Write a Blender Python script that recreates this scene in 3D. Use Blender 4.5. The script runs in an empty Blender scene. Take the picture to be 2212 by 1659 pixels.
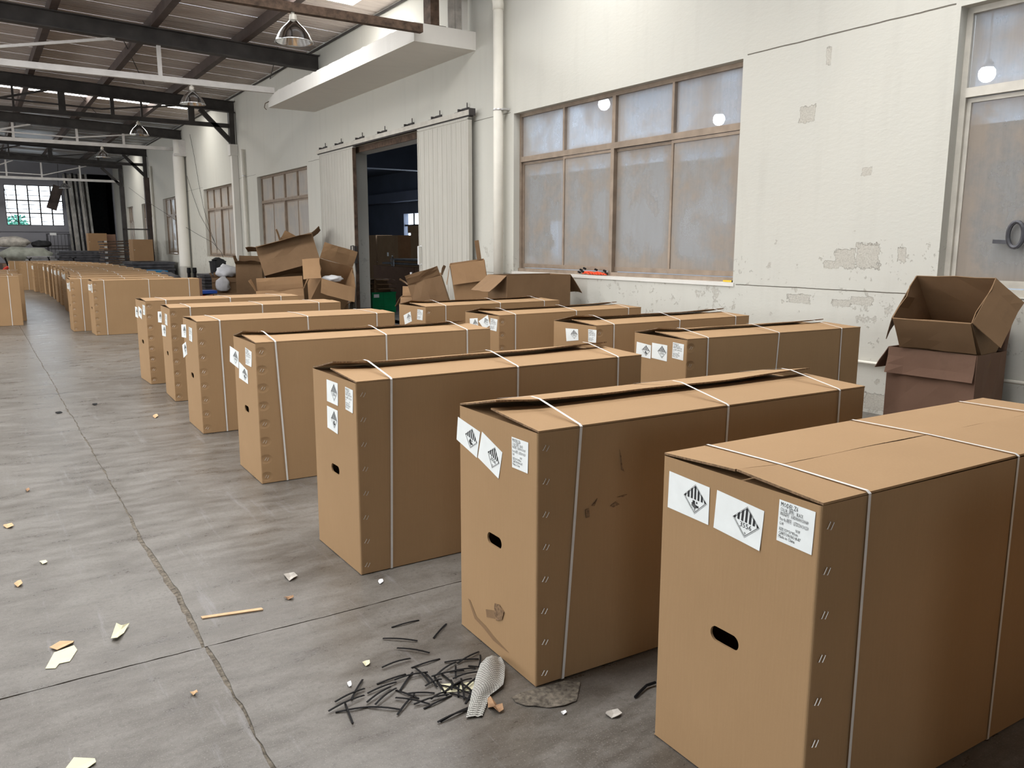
import bpy, bmesh, math, random
from mathutils import Vector, Matrix, Euler, noise

SC = bpy.context.scene
COL = SC.collection
random.seed(7)

# ------------------------------------------------------------------ camera
IMW, IMH, FPX = 2212.0, 1659.0, 1750.0
CAMH = 1.45
YAW, PITCH, ROLL = math.radians(33.3), math.radians(9.75), math.radians(0.13)


def cam_axes():
    f = Vector((math.sin(YAW), math.cos(YAW), 0)); r = Vector((math.cos(YAW), -math.sin(YAW), 0)); u = Vector((0, 0, 1))
    f2 = f * math.cos(PITCH) - u * math.sin(PITCH); u2 = u * math.cos(PITCH) + f * math.sin(PITCH)
    return r * math.cos(ROLL) + u2 * math.sin(ROLL), u2 * math.cos(ROLL) - r * math.sin(ROLL), f2


CR, CU, CF = cam_axes()
CAM = Vector((0, 0, CAMH))
cd = bpy.data.cameras.new('camera'); cam = bpy.data.objects.new('camera', cd); COL.objects.link(cam)
cd.sensor_fit = 'HORIZONTAL'; cd.sensor_width = 36.0; cd.lens = FPX / IMW * 36.0
cd.clip_start = 0.05; cd.clip_end = 300
cam.matrix_world = Matrix(((CR.x, CU.x, -CF.x, CAM.x), (CR.y, CU.y, -CF.y, CAM.y), (CR.z, CU.z, -CF.z, CAM.z), (0, 0, 0, 1)))
SC.camera = cam

# ------------------------------------------------------------------ world, light, exposure
w = bpy.data.worlds.new('world'); SC.world = w; w.use_nodes = True
bg = w.node_tree.nodes['Background']; bg.inputs[0].default_value = (0.80, 0.90, 1.0, 1); bg.inputs[1].default_value = 4.5
SKYLIGHT_POWER = 13.0          # translucent roof sheets under a bright sky
WINDOW_POWER = 130.0           # each tall window bay of the far side wall, off to the left
BACKDOOR_POWER = 35.0
SKYLIGHT_Y = (3.0, 7.7, 13.55, 26.9, 40.4)
XW = 6.47                      # inner face of the right-hand wall


def area(name, loc, direction, sx, sy, power, col):
    l = bpy.data.lights.new(name, 'AREA'); l.shape = 'RECTANGLE'; l.size = sx; l.size_y = sy; l.energy = power; l.color = col
    o = bpy.data.objects.new(name, l); COL.objects.link(o); o.location = loc
    o.rotation_euler = Vector(direction).to_track_quat('-Z', 'Y').to_euler()
    return o


for i in range(1, 5):          # daylight entering through the windows of the opposite wall
    area('window_daylight', (-13.9, -3.0 + i * 9.0, 2.6), (1, 0, 0), 6.0, 3.0, WINDOW_POWER * (0.6 if i < 2 else 2.3), (1.0, 0.93, 0.84))
area('doorway_daylight', (-6.0, -11.4, 2.2), (0, 1, 0), 4.5, 3.6, BACKDOOR_POWER, (1.0, 0.97, 0.92))
vs = SC.view_settings
SC.display_settings.display_device = 'sRGB'
vs.view_transform = 'Standard'; vs.look = 'None'; vs.gamma = 1.0; vs.use_curve_mapping = False; vs.exposure = 0.14
area('annex_fill_light', (13.9, 24.2, 2.9), (-1, -0.25, -0.1), 2.4, 1.4, 620.0, (0.78, 0.88, 1.0))  # added fill lamp that brightens the annex beyond its small window
for y in (1.0, 7.0):             # unseen fill lamps added to brighten the store room behind the wide windows
    area('store_fill_light', (9.2, y, 4.05), (0, 0, -1), 2.5, 3.0, 230.0, (0.80, 0.90, 1.0))
SC.cycles.use_denoising = True
SC.cycles.max_bounces = 7; SC.cycles.diffuse_bounces = 5; SC.cycles.glossy_bounces = 3; SC.cycles.transparent_max_bounces = 8
SC.cycles.sample_clamp_indirect = 6.0
SC.cycles.caustics_reflective = False; SC.cycles.caustics_refractive = False


# ------------------------------------------------------------------ pixel -> place helpers
def ray(px, py):
    return (CR * (px - IMW / 2) + CU * (IMH / 2 - py) + CF * FPX).normalized()


def onz(px, py, z=0.0):
    d = ray(px, py); return CAM + d * ((z - CAMH) / d.z)


def onx(px, py, X=XW):
    d = ray(px, py); return CAM + d * (X / d.x)


def ony(px, py, Y):
    d = ray(px, py); return CAM + d * (Y / d.y)


# ------------------------------------------------------------------ mesh helpers
class MB:
    def __init__(s):
        s.v = []; s.f = []

    def add(s, vs_, fs_):
        b = len(s.v); s.v += [Vector(p) for p in vs_]; s.f += [tuple(i + b for i in f) for f in fs_]; return s

    def box(s, a, b, M=None):
        x0, y0, z0 = a; x1, y1, z1 = b
        vs_ = [Vector(p) for p in ((x0, y0, z0), (x1, y0, z0), (x1, y1, z0), (x0, y1, z0), (x0, y0, z1), (x1, y0, z1), (x1, y1, z1), (x0, y1, z1))]
        if M: vs_ = [M @ p for p in vs_]
        return s.add(vs_, ((0, 3, 2, 1), (4, 5, 6, 7), (0, 1, 5, 4), (1, 2, 6, 5), (2, 3, 7, 6), (3, 0, 4, 7)))

    def bar(s, a, b, wx, wz, up=(0, 0, 1)):
        a = Vector(a); b = Vector(b); d = (b - a); L = d.length; d.normalize()
        u = Vector(up); side = d.cross(u)
        if side.length < 1e-4: side = d.cross(Vector((1, 0, 0)))
        side.normalize(); u = side.cross(d).normalized()
        M = Matrix(((d.x, side.x, u.x, a.x), (d.y, side.y, u.y, a.y), (d.z, side.z, u.z, a.z), (0, 0, 0, 1)))
        return s.box((0, -wx / 2, -wz / 2), (L, wx / 2, wz / 2), M)

    def tube(s, pts, r, n=8, cap=True):
        pts = [Vector(p) for p in pts]; rs = r if isinstance(r, (list, tuple)) else [r] * len(pts)
        ref = None; base = len(s.v)
        for i, p in enumerate(pts):
            d = (pts[min(i + 1, len(pts) - 1)] - pts[max(i - 1, 0)]).normalized()
            if ref is None:
                ref = d.cross(Vector((0, 0, 1)));
                if ref.length < 1e-3: ref = d.cross(Vector((1, 0, 0)))
            ref = (ref - d * ref.dot(d)).normalized(); q = d.cross(ref)
            for k in range(n):
                a = 2 * math.pi * k / n; s.v.append(p + (ref * math.cos(a) + q * math.sin(a)) * rs[i])
        for i in range(len(pts) - 1):
            for k in range(n):
                a = base + i * n + k; b = base + i * n + (k + 1) % n
                s.f.append((a, b, b + n, a + n))
        if cap:
            s.f.append(tuple(base + k for k in range(n))[::-1]); e = base + (len(pts) - 1) * n
            s.f.append(tuple(e + k for k in range(n)))
        return s

    def lathe(s, prof, n=24, c=(0, 0, 0), cap0=False, cap1=False):
        base = len(s.v); c = Vector(c)
        for r, z in prof:
            for k in range(n):
                a = 2 * math.pi * k / n; s.v.append(c + Vector((r * math.cos(a), r * math.sin(a), z)))
        for i in range(len(prof) - 1):
            for k in range(n):
                a = base + i * n + k; b = base + i * n + (k + 1) % n; s.f.append((a, b, b + n, a + n))
        if cap0: s.f.append(tuple(base + k for k in range(n))[::-1])
        if cap1: s.f.append(tuple(base + (len(prof) - 1) * n + k for k in range(n)))
        return s

    def plate(s, poly, t, nrm=None):
        """a polygon given a thickness t along its normal"""
        P = [Vector(p) for p in poly]
        if nrm is None:
            nrm = Vector((0, 0, 0))
            for i in range(len(P)): nrm += P[i].cross(P[(i + 1) % len(P)])
            nrm.normalize()
        nrm = Vector(nrm) * t; n = len(P); b = len(s.v)
        s.v += P + [p + nrm for p in P]
        s.f.append(tuple(b + i for i in range(n))[::-1]); s.f.append(tuple(b + n + i for i in range(n)))
        for i in range(n): s.f.append((b + i, b + (i + 1) % n, b + n + (i + 1) % n, b + n + i))
        return s

    def mesh(s, name, mats, smooth=False, fix=True):
        me = bpy.data.meshes.new(name); me.from_pydata([tuple(p) for p in s.v], [], s.f)
        if fix:
            bm = bmesh.new(); bm.from_mesh(me); bmesh.ops.recalc_face_normals(bm, faces=bm.faces); bm.to_mesh(me); bm.free()
        for m in (mats if isinstance(mats, (list, tuple)) else [mats]): me.materials.append(m)
        if smooth:
            for p in me.polygons: p.use_smooth = True
        me.update(); return me

    def build(s, name, mats, parent=None, smooth=False, fix=True, **kw):
        return ob(name, s.mesh(name, mats, smooth, fix), parent, **kw)


def ob(name, me, parent=None, loc=None, rot=None, M=None, label=None, cat=None, group=None, kind=None, auto=None):
    o = bpy.data.objects.new(name, me); COL.objects.link(o)
    if parent is not None: o.parent = parent
    if loc is not None: o.location = loc
    if rot is not None: o.rotation_euler = rot
    if M is not None: o.matrix_local = M
    if label: o['label'] = label
    if cat: o['category'] = cat
    if group: o['group'] = group
    if kind: o['kind'] = kind
    return o


def thing(name, label, cat, loc=(0, 0, 0), rot=(0, 0, 0), group=None, kind=None):
    return ob(name, None, None, loc, rot, None, label, cat, group, kind)


# ------------------------------------------------------------------ materials
class NT:
    def __init__(s, name):
        s.m = bpy.data.materials.new(name); s.m.use_nodes = True; s.t = s.m.node_tree
        s.b = s.t.nodes['Principled BSDF']; s.out = s.t.nodes['Material Output']

    def n(s, typ, ins=None, **props):
        nd = s.t.nodes.new(typ)
        for k, v in props.items(): setattr(nd, k, v)
        for k, v in (ins or {}).items(): s.put(nd.inputs[k], v)
        return nd

    def put(s, sock, v):
        if isinstance(v, bpy.types.NodeSocket): s.t.links.new(v, sock)
        elif isinstance(v, (tuple, list)) and len(v) == 3 and sock.type == 'RGBA': sock.default_value = (*v, 1)
        else: sock.default_value = v

    def coord(s, kind='Object'): return s.n('ShaderNodeTexCoord').outputs[kind]

    def sep(s, vec):
        o = s.n('ShaderNodeSeparateXYZ', {0: vec}).outputs; return o[0], o[1], o[2]

    def mapping(s, vec, scale=(1, 1, 1), loc=(0, 0, 0)):
        return s.n('ShaderNodeMapping', {'Vector': vec, 'Scale': scale, 'Location': loc}).outputs[0]

    def noise(s, vec, scale, detail=4, rough=0.55, dist=0.0):
        return s.n('ShaderNodeTexNoise', {'Vector': vec, 'Scale': scale, 'Detail': detail, 'Roughness': rough, 'Distortion': dist}).outputs[0]

    def math(s, op, a, b=None, c=None, clamp=False):
        nd = s.n('ShaderNodeMath', operation=op, use_clamp=clamp); s.put(nd.inputs[0], a)
        if b is not None: s.put(nd.inputs[1], b)
        if c is not None: s.put(nd.inputs[2], c)
        return nd.outputs[0]

    def ramp(s, v, a, b, lo=0.0, hi=1.0):
        return s.n('ShaderNodeMapRange', {0: v, 1: a, 2: b, 3: lo, 4: hi}, clamp=True).outputs[0]

    def smooth(s, v, a, b, lo=0.0, hi=1.0):
        return s.n('ShaderNodeMapRange', {0: v, 1: a, 2: b, 3: lo, 4: hi}, clamp=True, interpolation_type='SMOOTHSTEP').outputs[0]

    def mix(s, f, a, b):
        nd = s.n('ShaderNodeMix', data_type='RGBA'); s.put(nd.inputs[0], f); s.put(nd.inputs[6], a); s.put(nd.inputs[7], b); return nd.outputs[2]

    def bump(s, h, strength=0.3, dist=0.01, normal=None):
        i = {'Height': h, 'Strength': strength, 'Distance': dist}
        if normal is not None: i['Normal'] = normal
        return s.n('ShaderNodeBump', i).outputs[0]

    def set(s, **kw):
        for k, v in kw.items():
            s.put(s.b.inputs[{'base': 'Base Color', 'rough': 'Roughness', 'metal': 'Metallic', 'normal': 'Normal', 'spec': 'Specular IOR Level', 'trans': 'Transmission Weight', 'alpha': 'Alpha', 'ecol': 'Emission Color', 'estr': 'Emission Strength', 'sss': 'Subsurface Weight'}[k]], v)
        return s.m


def sr(r, g, b):
    return tuple(((c / 255) / 12.92 if c / 255 <= 0.04045 else ((c / 255 + 0.055) / 1.055) ** 2.4) for c in (r, g, b))


def simple(name, col, rough=0.7, metal=0.0, var=0.15, scale=6.0, bump=0.0, spec=0.3):
    t = NT(name); c = t.coord(); nz = t.noise(c, scale, 5)
    dark = tuple(x * (1 - var) for x in col); lite = tuple(min(1, x * (1 + var)) for x in col)
    kw = dict(base=t.mix(t.ramp(nz, 0.3, 0.7), dark, lite), rough=rough, metal=metal, spec=spec)
    if bump: kw['normal'] = t.bump(t.noise(c, scale * 6, 4), bump, 0.004)
    return t.set(**kw)


M = {}


def mk_cardboard(name, col, dark, dimples=0.0, stains=0.0):
    t = NT(name); c = t.coord(); x, y, z = t.sep(c)
    big = t.noise(c, 2.3, 4); fine = t.noise(t.mapping(c, (40, 40, 3)), 3.0, 3); fib = t.noise(c, 160, 2)
    info = t.n('ShaderNodeObjectInfo').outputs['Random']
    base = t.mix(t.ramp(big, 0.25, 0.75), dark, col)
    base = t.mix(t.math('MULTIPLY', t.ramp(fine, 0.35, 0.75), 0.22), base, tuple(v * 0.8 for v in col))
    base = t.mix(t.math('MULTIPLY', t.ramp(fib, 0.55, 0.8), 0.15), base, tuple(min(1, v * 1.25) for v in col))
    if stains:
        st = t.noise(c, 5.0, 6, 0.7); base = t.mix(t.math('MULTIPLY', t.ramp(st, 0.55, 0.75), stains), base, (0.07, 0.045, 0.03))
    base = t.mix(t.math('MULTIPLY', info, 0.16), base, tuple(v * 0.75 for v in col))
    h = t.math('MULTIPLY', fine, 0.25)
    if dimples:
        # pinched dents round each pair of wire stitches on the long side
        zz = t.math('SUBTRACT', t.math('MODULO', t.math('ADD', z, 0.11 - 0.045 + 0.055), 0.11), 0.055)
        dx = t.math('SUBTRACT', x, 0.032)
        lobe = t.math('ADD', t.math('MULTIPLY', dx, dx), t.math('MULTIPLY', t.math('MULTIPLY', zz, zz), 1.6))
        pit = t.math('MULTIPLY', t.smooth(lobe, 0.0016, 0.0), t.math('ADD', 0.6, t.math('MULTIPLY', t.noise(c, 26, 3), 0.8)))
        gate = t.math('LESS_THAN', y, 0.004)
        h = t.math('SUBTRACT', h, t.math('MULTIPLY', t.math('MULTIPLY', pit, gate), dimples))
    return t.set(base=base, rough=0.78, spec=0.2, normal=t.bump(h, 0.35, 0.006))


CB = (0.378, 0.24, 0.126)
CBD = (0.338, 0.212, 0.109)
M['card'] = mk_cardboard('cardboard_new', CB, CBD, dimples=0.35)
M['card_dent'] = mk_cardboard('cardboard_dented', CB, CBD, dimples=1.5)
M['card_flap'] = mk_cardboard('cardboard_flap', CB, CBD)
M['card_old'] = mk_cardboard('cardboard_used', (0.25, 0.155, 0.085), (0.195, 0.118, 0.063), stains=0.25)
M['card_lite'] = mk_cardboard('cardboard_light', (0.36, 0.22, 0.115), (0.30, 0.18, 0.095), stains=0.12)
M['card_red'] = mk_cardboard('cardboard_reddish', (0.24, 0.145, 0.10), (0.19, 0.11, 0.078), stains=0.25)
M['card_edge'] = simple('corrugated_edge', (0.20, 0.125, 0.07), 0.9, var=0.5, scale=120)


def mk_wall(name, col, col2, patches=(), chips=1.0, grooves=(), low=2.2):
    t = NT(name); c = t.coord(); x, y, z = t.sep(c)
    base = t.mix(t.ramp(t.noise(c, 0.55, 4), 0.3, 0.7), col, col2)
    base = t.mix(t.math('MULTIPLY', t.ramp(t.noise(t.mapping(c, (1, 3.0, 0.35)), 2.2, 5), 0.52, 0.8), 0.22), base, tuple(v * 0.72 for v in col))
    relief = t.noise(t.mapping(c, (1, 1, 2.2)), 14, 6, 0.6)
    h = t.math('MULTIPLY', relief, 0.5)
    n1 = t.noise(c, 9.5, 8, 0.72); gate = t.noise(c, 1.1, 2)
    lim = t.math('ADD', 0.607, t.math('MULTIPLY', t.ramp(z, low - 0.8, low + 0.2), 0.2))
    lim = t.math('SUBTRACT', lim, t.math('MULTIPLY', t.ramp(gate, 0.5, 0.72), 0.05))
    chip = t.ramp(t.math('SUBTRACT', n1, lim), 0.0, 0.012)
    chip = t.math('MULTIPLY', chip, chips)
    tot = chip
    wob = t.math('MULTIPLY', t.math('SUBTRACT', t.noise(c, 16, 6, 0.7), 0.5), 1.5)
    for (yc, zc, ry, rz) in patches:
        dy = t.math('DIVIDE', t.math('ABSOLUTE', t.math('SUBTRACT', y, yc)), ry); dz = t.math('DIVIDE', t.math('ABSOLUTE', t.math('SUBTRACT', z, zc)), rz)
        d = t.math('ADD', t.math('MAXIMUM', dy, dz), wob)
        tot = t.math('MAXIMUM', tot, t.ramp(d, 1.02, 0.94))
    grit = t.noise(c, 75, 4, 0.7)
    plaster = t.mix(t.ramp(grit, 0.3, 0.7), (0.42, 0.40, 0.35), (0.58, 0.56, 0.50))
    base = t.mix(tot, base, plaster)
    edge = t.math('MULTIPLY', t.math('MULTIPLY', tot, t.math('SUBTRACT', 1.0, tot)), 3.0, clamp=True)
    base = t.mix(edge, base, (0.22, 0.20, 0.17))
    h = t.math('SUBTRACT', h, t.math('MULTIPLY', tot, t.math('ADD', 1.6, t.math('MULTIPLY', grit, -1.0))))
    for (zc, hw, y0, y1) in grooves:
        zz = t.math('ADD', z, t.math('MULTIPLY', t.math('SUBTRACT', t.noise(c, 5, 4), 0.5), 0.012))
        g = t.ramp(t.math('ABSOLUTE', t.math('SUBTRACT', zz, zc)), hw, hw * 0.35)
        g = t.math('MULTIPLY', g, t.math('MULTIPLY', t.math('GREATER_THAN', y, y0), t.math('LESS_THAN', y, y1)))
        base = t.mix(g, base, (0.16, 0.145, 0.12)); h = t.math('SUBTRACT', h, t.math('MULTIPLY', g, 2.5))
    return t.set(base=base, rough=0.72, spec=0.25, normal=t.bump(h, 0.55, 0.007))


def pyz(px0, py0, px1, py1):
    a = onx(px0, py0); b = onx(px1, py1)
    return ((a.y + b.y) / 2, (a.z + b.z) / 2, abs(a.y - b.y) / 2, abs(a.z - b.z) / 2)


PATCH = [pyz(1806, 536, 1846, 579), pyz(1852, 526, 1898, 580), pyz(1780, 562, 1812, 580), pyz(1800, 646, 1838, 664), pyz(1840, 640, 1886, 660),
         pyz(1728, 232, 1760, 262), pyz(1868, 846, 1926, 892), pyz(1700, 634, 1750, 656), pyz(1862, 362, 1882, 378), pyz(1940, 535, 1955, 565), pyz(1786, 105, 1794, 140)]
M['wall'] = mk_wall('painted_plaster', (0.60, 0.585, 0.525), (0.575, 0.57, 0.52), PATCH, 1.0,
                    [(3.275, 0.008, 3.66, 5.69), (3.275, 0.005, 9.9, 10.9), (3.275, 0.005, 17.4, 18.2), (3.275, 0.005, 22.3, 24.6), (3.275, 0.005, 28.3, 31.5), (1.055, 0.006, -20, 5.7), (1.04, 0.004, 9.9, 11.0)])
M['wall_plain'] = mk_wall('plain_plaster', (0.76, 0.735, 0.68), (0.71, 0.69, 0.65), (), 0.0)
M['wall_grey'] = mk_wall('grey_plaster', (0.33, 0.33, 0.36), (0.28, 0.28, 0.31), (), 0.0)
M['canopy'] = mk_wall('canopy_plaster', (0.79, 0.77, 0.72), (0.74, 0.72, 0.68), (), 0.0)


def mk_floor():
    t = NT('worn_concrete'); c = t.coord(); g = t.n('ShaderNodeNewGeometry').outputs['Position']
    a = t.noise(g, 0.8, 6, 0.62); b = t.noise(t.mapping(g, (1.0, 2.6, 1)), 3.1, 8, 0.68); f = t.noise(g, 55, 5, 0.7); sp = t.noise(g, 210, 2)
    base = t.mix(t.ramp(a, 0.32, 0.68), (0.082, 0.072, 0.060), (0.152, 0.141, 0.126))
    base = t.mix(t.math('MULTIPLY', t.ramp(b, 0.46, 0.64), 0.7), base, (0.185, 0.173, 0.157))
    base = t.mix(t.math('MULTIPLY', t.ramp(b, 0.47, 0.33), 0.6), base, (0.056, 0.049, 0.042))
    base = t.mix(t.math('MULTIPLY', t.ramp(f, 0.50, 0.68), 0.55), base, (0.070, 0.063, 0.055))
    base = t.mix(t.math('MULTIPLY', t.ramp(sp, 0.60, 0.68), 0.6), base, (0.26, 0.243, 0.22))
    sc = t.noise(t.mapping(g, (9, 0.7, 1)), 1.4, 7, 0.75)
    base = t.mix(t.math('MULTIPLY', t.ramp(sc, 0.58, 0.72), 0.55), base, (0.26, 0.255, 0.26))
    rough = t.math('ADD', t.ramp(b, 0.3, 0.7, 0.17, 0.36), t.math('MULTIPLY', f, 0.14))
    h = t.math('ADD', t.math('MULTIPLY', b, 1.0), t.math('MULTIPLY', f, 0.35))
    return t.set(base=base, rough=rough, spec=0.5, normal=t.bump(h, 0.22, 0.006))


M['floor'] = mk_floor()
M['joint'] = simple('joint_dirt', (0.15, 0.13, 0.104), 0.95, var=0.6, scale=60, bump=0.6)
M['steel'] = simple('dark_painted_steel', (0.055, 0.05, 0.048), 0.6, var=0.35, scale=3)
M['steel_brown'] = simple('brown_painted_steel', (0.075, 0.055, 0.048), 0.6, var=0.35, scale=3)
M['steel_rust'] = simple('rusty_steel', (0.10, 0.065, 0.045), 0.75, var=0.5, scale=12)
M['tie'] = simple('pale_painted_tube', (0.62, 0.60, 0.58), 0.5, var=0.12, scale=4)
M['whitepipe'] = simple('white_plastic_pipe', (0.78, 0.75, 0.67), 0.45, var=0.06, scale=3)
M['door'] = None


def mk_roof():
    t = NT('roof_sheet_lining'); c = t.coord(); base = t.mix(t.ramp(t.noise(t.mapping(c, (0.4, 4, 1)), 1.6, 6, 0.65), 0.3, 0.7), (0.46, 0.40, 0.365), (0.62, 0.555, 0.515))
    wv = t.noise(t.mapping(c, (0.8, 18, 1)), 2.0, 3)
    return t.set(base=base, rough=0.52, spec=0.4, normal=t.bump(wv, 0.35, 0.01))


M['roof'] = mk_roof()


def mk_foil():
    t = NT('foil_lining'); c = t.coord(); wv = t.noise(t.mapping(c, (2, 9, 1)), 2.0, 5, 0.7)
    return t.set(base=t.mix(wv, (0.30, 0.29, 0.28), (0.60, 0.59, 0.58)), rough=0.34, metal=0.65, normal=t.bump(wv, 0.6, 0.03))


M['foil'] = mk_foil()
t = NT('skylight_sheet'); c = t.coord()
M['sky'] = t.set(base=(0.8, 0.85, 0.9), rough=0.6, ecol=t.mix(t.ramp(t.noise(t.mapping(c, (1, 9, 1)), 1.5, 3), 0.3, 0.7), (0.96, 0.96, 0.97), (1.0, 0.985, 0.96)), estr=SKYLIGHT_POWER)
t = NT('dim_skylight_sheet'); c = t.coord()  # same sheet with a weaker glow, so the far wall stays darker
M['sky_dim'] = t.set(base=(0.7, 0.7, 0.66), rough=0.6, ecol=t.mix(t.ramp(t.noise(t.mapping(c, (1, 9, 1)), 1.5, 3), 0.3, 0.7), (0.94, 0.92, 0.88), (1.0, 0.96, 0.90)), estr=SKYLIGHT_POWER * 0.7)


def mk_door():
    t = NT('ribbed_door_panel'); c = t.coord(); x, y, z = t.sep(c)
    st = t.noise(t.mapping(c, (1, 28, 0.7)), 1.5, 4)
    base = t.mix(t.ramp(st, 0.35, 0.7), (0.45, 0.432, 0.385), (0.53, 0.512, 0.458))
    mould = t.noise(t.mapping(c, (1, 3.5, 1.2)), 9, 8, 0.75)
    lim = t.ramp(z, 0.0, 1.3, 0.50, 0.80)
    base = t.mix(t.math('MULTIPLY', t.ramp(t.math('SUBTRACT', mould, lim), 0.0, 0.06), 0.75), base, (0.13, 0.125, 0.10))
    return t.set(base=base, rough=0.5, spec=0.3, normal=t.bump(st, 0.25, 0.006))


M['door'] = mk_door()
M['alu'] = simple('brown_aluminium', (0.30, 0.235, 0.18), 0.45, 0.25, 0.2, 7)
M['alu_grey'] = simple('grey_aluminium', (0.56, 0.53, 0.47), 0.45, 0.2, 0.12, 7)


def mk_pane(name, dirt=0.55, brown=0.6, tone=(0.56, 0.565, 0.58)):
    t = NT(name); g = t.coord('Generated'); o = t.coord(); gx, gy, gz = t.sep(g)
    ed = t.math('MINIMUM', t.math('MINIMUM', gy, t.math('SUBTRACT', 1.0, gy)), t.math('MULTIPLY', t.math('MINIMUM', gz, t.math('SUBTRACT', 1.0, gz)), 1.4))
    streak = t.noise(t.mapping(o, (1, 9, 0.55)), 2.0, 5, 0.6); blot = t.noise(o, 2.1, 6, 0.62)
    br = t.math('ADD', t.math('MULTIPLY', t.ramp(ed, 0.16, 0.0), 0.8), t.ramp(blot, 0.46, 0.66), clamp=True)
    br = t.math('MULTIPLY', br, brown)
    col = t.mix(br, tone, (0.36, 0.29, 0.225))
    dm = t.math('ADD', dirt, t.math('MULTIPLY', t.math('SUBTRACT', streak, 0.5), 0.28))
    dm = t.math('ADD', dm, t.math('MULTIPLY', br, 0.5), clamp=True)
    dif = t.n('ShaderNodeBsdfDiffuse', {'Color': col}); tr = t.n('ShaderNodeBsdfTransparent', {'Color': (0.93, 0.95, 0.97, 1)})
    gl = t.n('ShaderNodeBsdfGlossy', {'Color': (0.9, 0.93, 1.0, 1), 'Roughness': 0.30})
    s1 = t.n('ShaderNodeMixShader', {0: dm, 1: tr.outputs[0], 2: dif.outputs[0]})
    fr = t.n('ShaderNodeFresnel', {'IOR': 1.5})
    s2 = t.n('ShaderNodeMixShader', {0: t.math('MULTIPLY', fr.outputs[0], 0.16, clamp=True), 1: s1.outputs[0], 2: gl.outputs[0]})
    t.t.links.new(s2.outputs[0], t.out.inputs[0]); return t.m


M['pane_up'] = mk_pane('dusty_glass', 0.34, 0.55)
M['pane_lo'] = mk_pane('smeared_glass', 0.42, 0.7, (0.37, 0.36, 0.345))
M['pane_far'] = mk_pane('brown_dusty_glass', 0.72, 0.65, (0.50, 0.47, 0.43))


def mk_film():
    t = NT('paper_film'); o = t.coord(); streak = t.noise(t.mapping(o, (1, 10, 0.6)), 2.2, 5); bl = t.noise(o, 1.4, 4)
    col = t.mix(t.ramp(streak, 0.35, 0.7), (0.40, 0.38, 0.34), (0.52, 0.505, 0.475)); col = t.mix(t.math('MULTIPLY', t.ramp(bl, 0.5, 0.7), 0.6), col, (0.38, 0.30, 0.24))
    return t.set(base=col, rough=0.7)


M['film'] = mk_film()
M['black'] = simple('black_plastic', (0.008, 0.008, 0.009), 0.55, var=0.3, scale=20, spec=0.1)
M['blackmat'] = simple('black_matte', (0.02, 0.02, 0.022), 0.75, var=0.4, scale=8)
M['dark'] = simple('dark_metal_sheet', (0.085, 0.085, 0.095), 0.5, 0.4, 0.4, 5)
M['grey'] = simple('grey_cloth', (0.26, 0.26, 0.265), 0.85, var=0.3, scale=5, bump=0.3)
M['tarp'] = simple('olive_tarpaulin', (0.26, 0.27, 0.235), 0.7, var=0.3, scale=3, bump=0.3)
M['sack'] = simple('pale_sack', (0.45, 0.42, 0.38), 0.85, var=0.3, scale=5, bump=0.3)
M['white'] = simple('white_plastic', (0.78, 0.79, 0.80), 0.5, var=0.06, scale=8)
M['bagfilm'] = simple('white_bag_film', (0.72, 0.73, 0.76), 0.4, var=0.1, scale=9, bump=0.3)
M['paper'] = simple('label_paper', (0.80, 0.83, 0.82), 0.55, var=0.03, scale=20)
M['ink'] = simple('black_ink', (0.022, 0.022, 0.024), 0.6, var=0.1)
M['strap'] = simple('white_strapping', (0.66, 0.645, 0.62), 0.42, var=0.05, scale=30, spec=0.45)
M['wire'] = simple('steel_stitch_wire', (0.62, 0.58, 0.52), 0.35, 0.9, 0.1)
M['cream'] = simple('cream_scrap', (0.66, 0.63, 0.44), 0.7, var=0.06, scale=20)
M['kraft'] = simple('kraft_scrap', (0.56, 0.38, 0.22), 0.8, var=0.12, scale=30)
M['leaf'] = simple('dry_leaf', (0.30, 0.18, 0.10), 0.8, var=0.4, scale=40, bump=0.4)
M['red'] = simple('red_plastic', (0.62, 0.035, 0.02), 0.4, var=0.1)
M['orange'] = simple('orange_red_plastic', (0.80, 0.09, 0.03), 0.4, var=0.1)
M['blue'] = simple('blue_plastic', (0.03, 0.09, 0.42), 0.4, var=0.1)
M['cyan'] = simple('blue_sheet', (0.02, 0.20, 0.42), 0.45, var=0.3, scale=4)
M['yellow'] = simple('yellow_plastic', (0.72, 0.48, 0.03), 0.4, var=0.1)
M['green'] = simple('green_plastic', (0.005, 0.21, 0.075), 0.4, var=0.12)
M['rubber'] = simple('black_rubber', (0.018, 0.018, 0.018), 0.7, var=0.3)
M['galv'] = simple('galvanised_sheet', (0.62, 0.61, 0.60), 0.34, 0.45, 0.25, 4)
M['chrome'] = simple('polished_reflector', (0.72, 0.73, 0.74), 0.16, 1.0, 0.05, 8)
M['bulb'] = simple('frosted_bulb', (0.75, 0.75, 0.72), 0.3, var=0.03)
t = NT('led_lamp'); M['led'] = t.set(base=(0.9, 0.9, 0.9), ecol=(0.86, 0.94, 1.0), estr=60.0)
t = NT('clear_bottle'); M['bottle'] = t.set(base=(0.85, 0.9, 0.95), rough=0.12, trans=0.85)
t = NT('knitted_mesh'); c = t.coord('UV'); br = t.n('ShaderNodeTexBrick', {'Vector': c, 'Color1': (0.62, 0.62, 0.58, 1), 'Color2': (0.54, 0.54, 0.50, 1), 'Mortar': (0.10, 0.095, 0.085, 1), 'Scale': 9.0, 'Mortar Size': 0.07, 'Mortar Smooth': 0.4})
M['mesh'] = t.set(base=br.outputs[0], rough=0.8, normal=t.bump(br.outputs[1], -0.6, 0.004))

# ================================================================== THE SETTING
Y0, Y1, XL = -12.0, 48.0, -14.5
ROOF_EDGE, SLOPE = 5.56, 0.035


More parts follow.
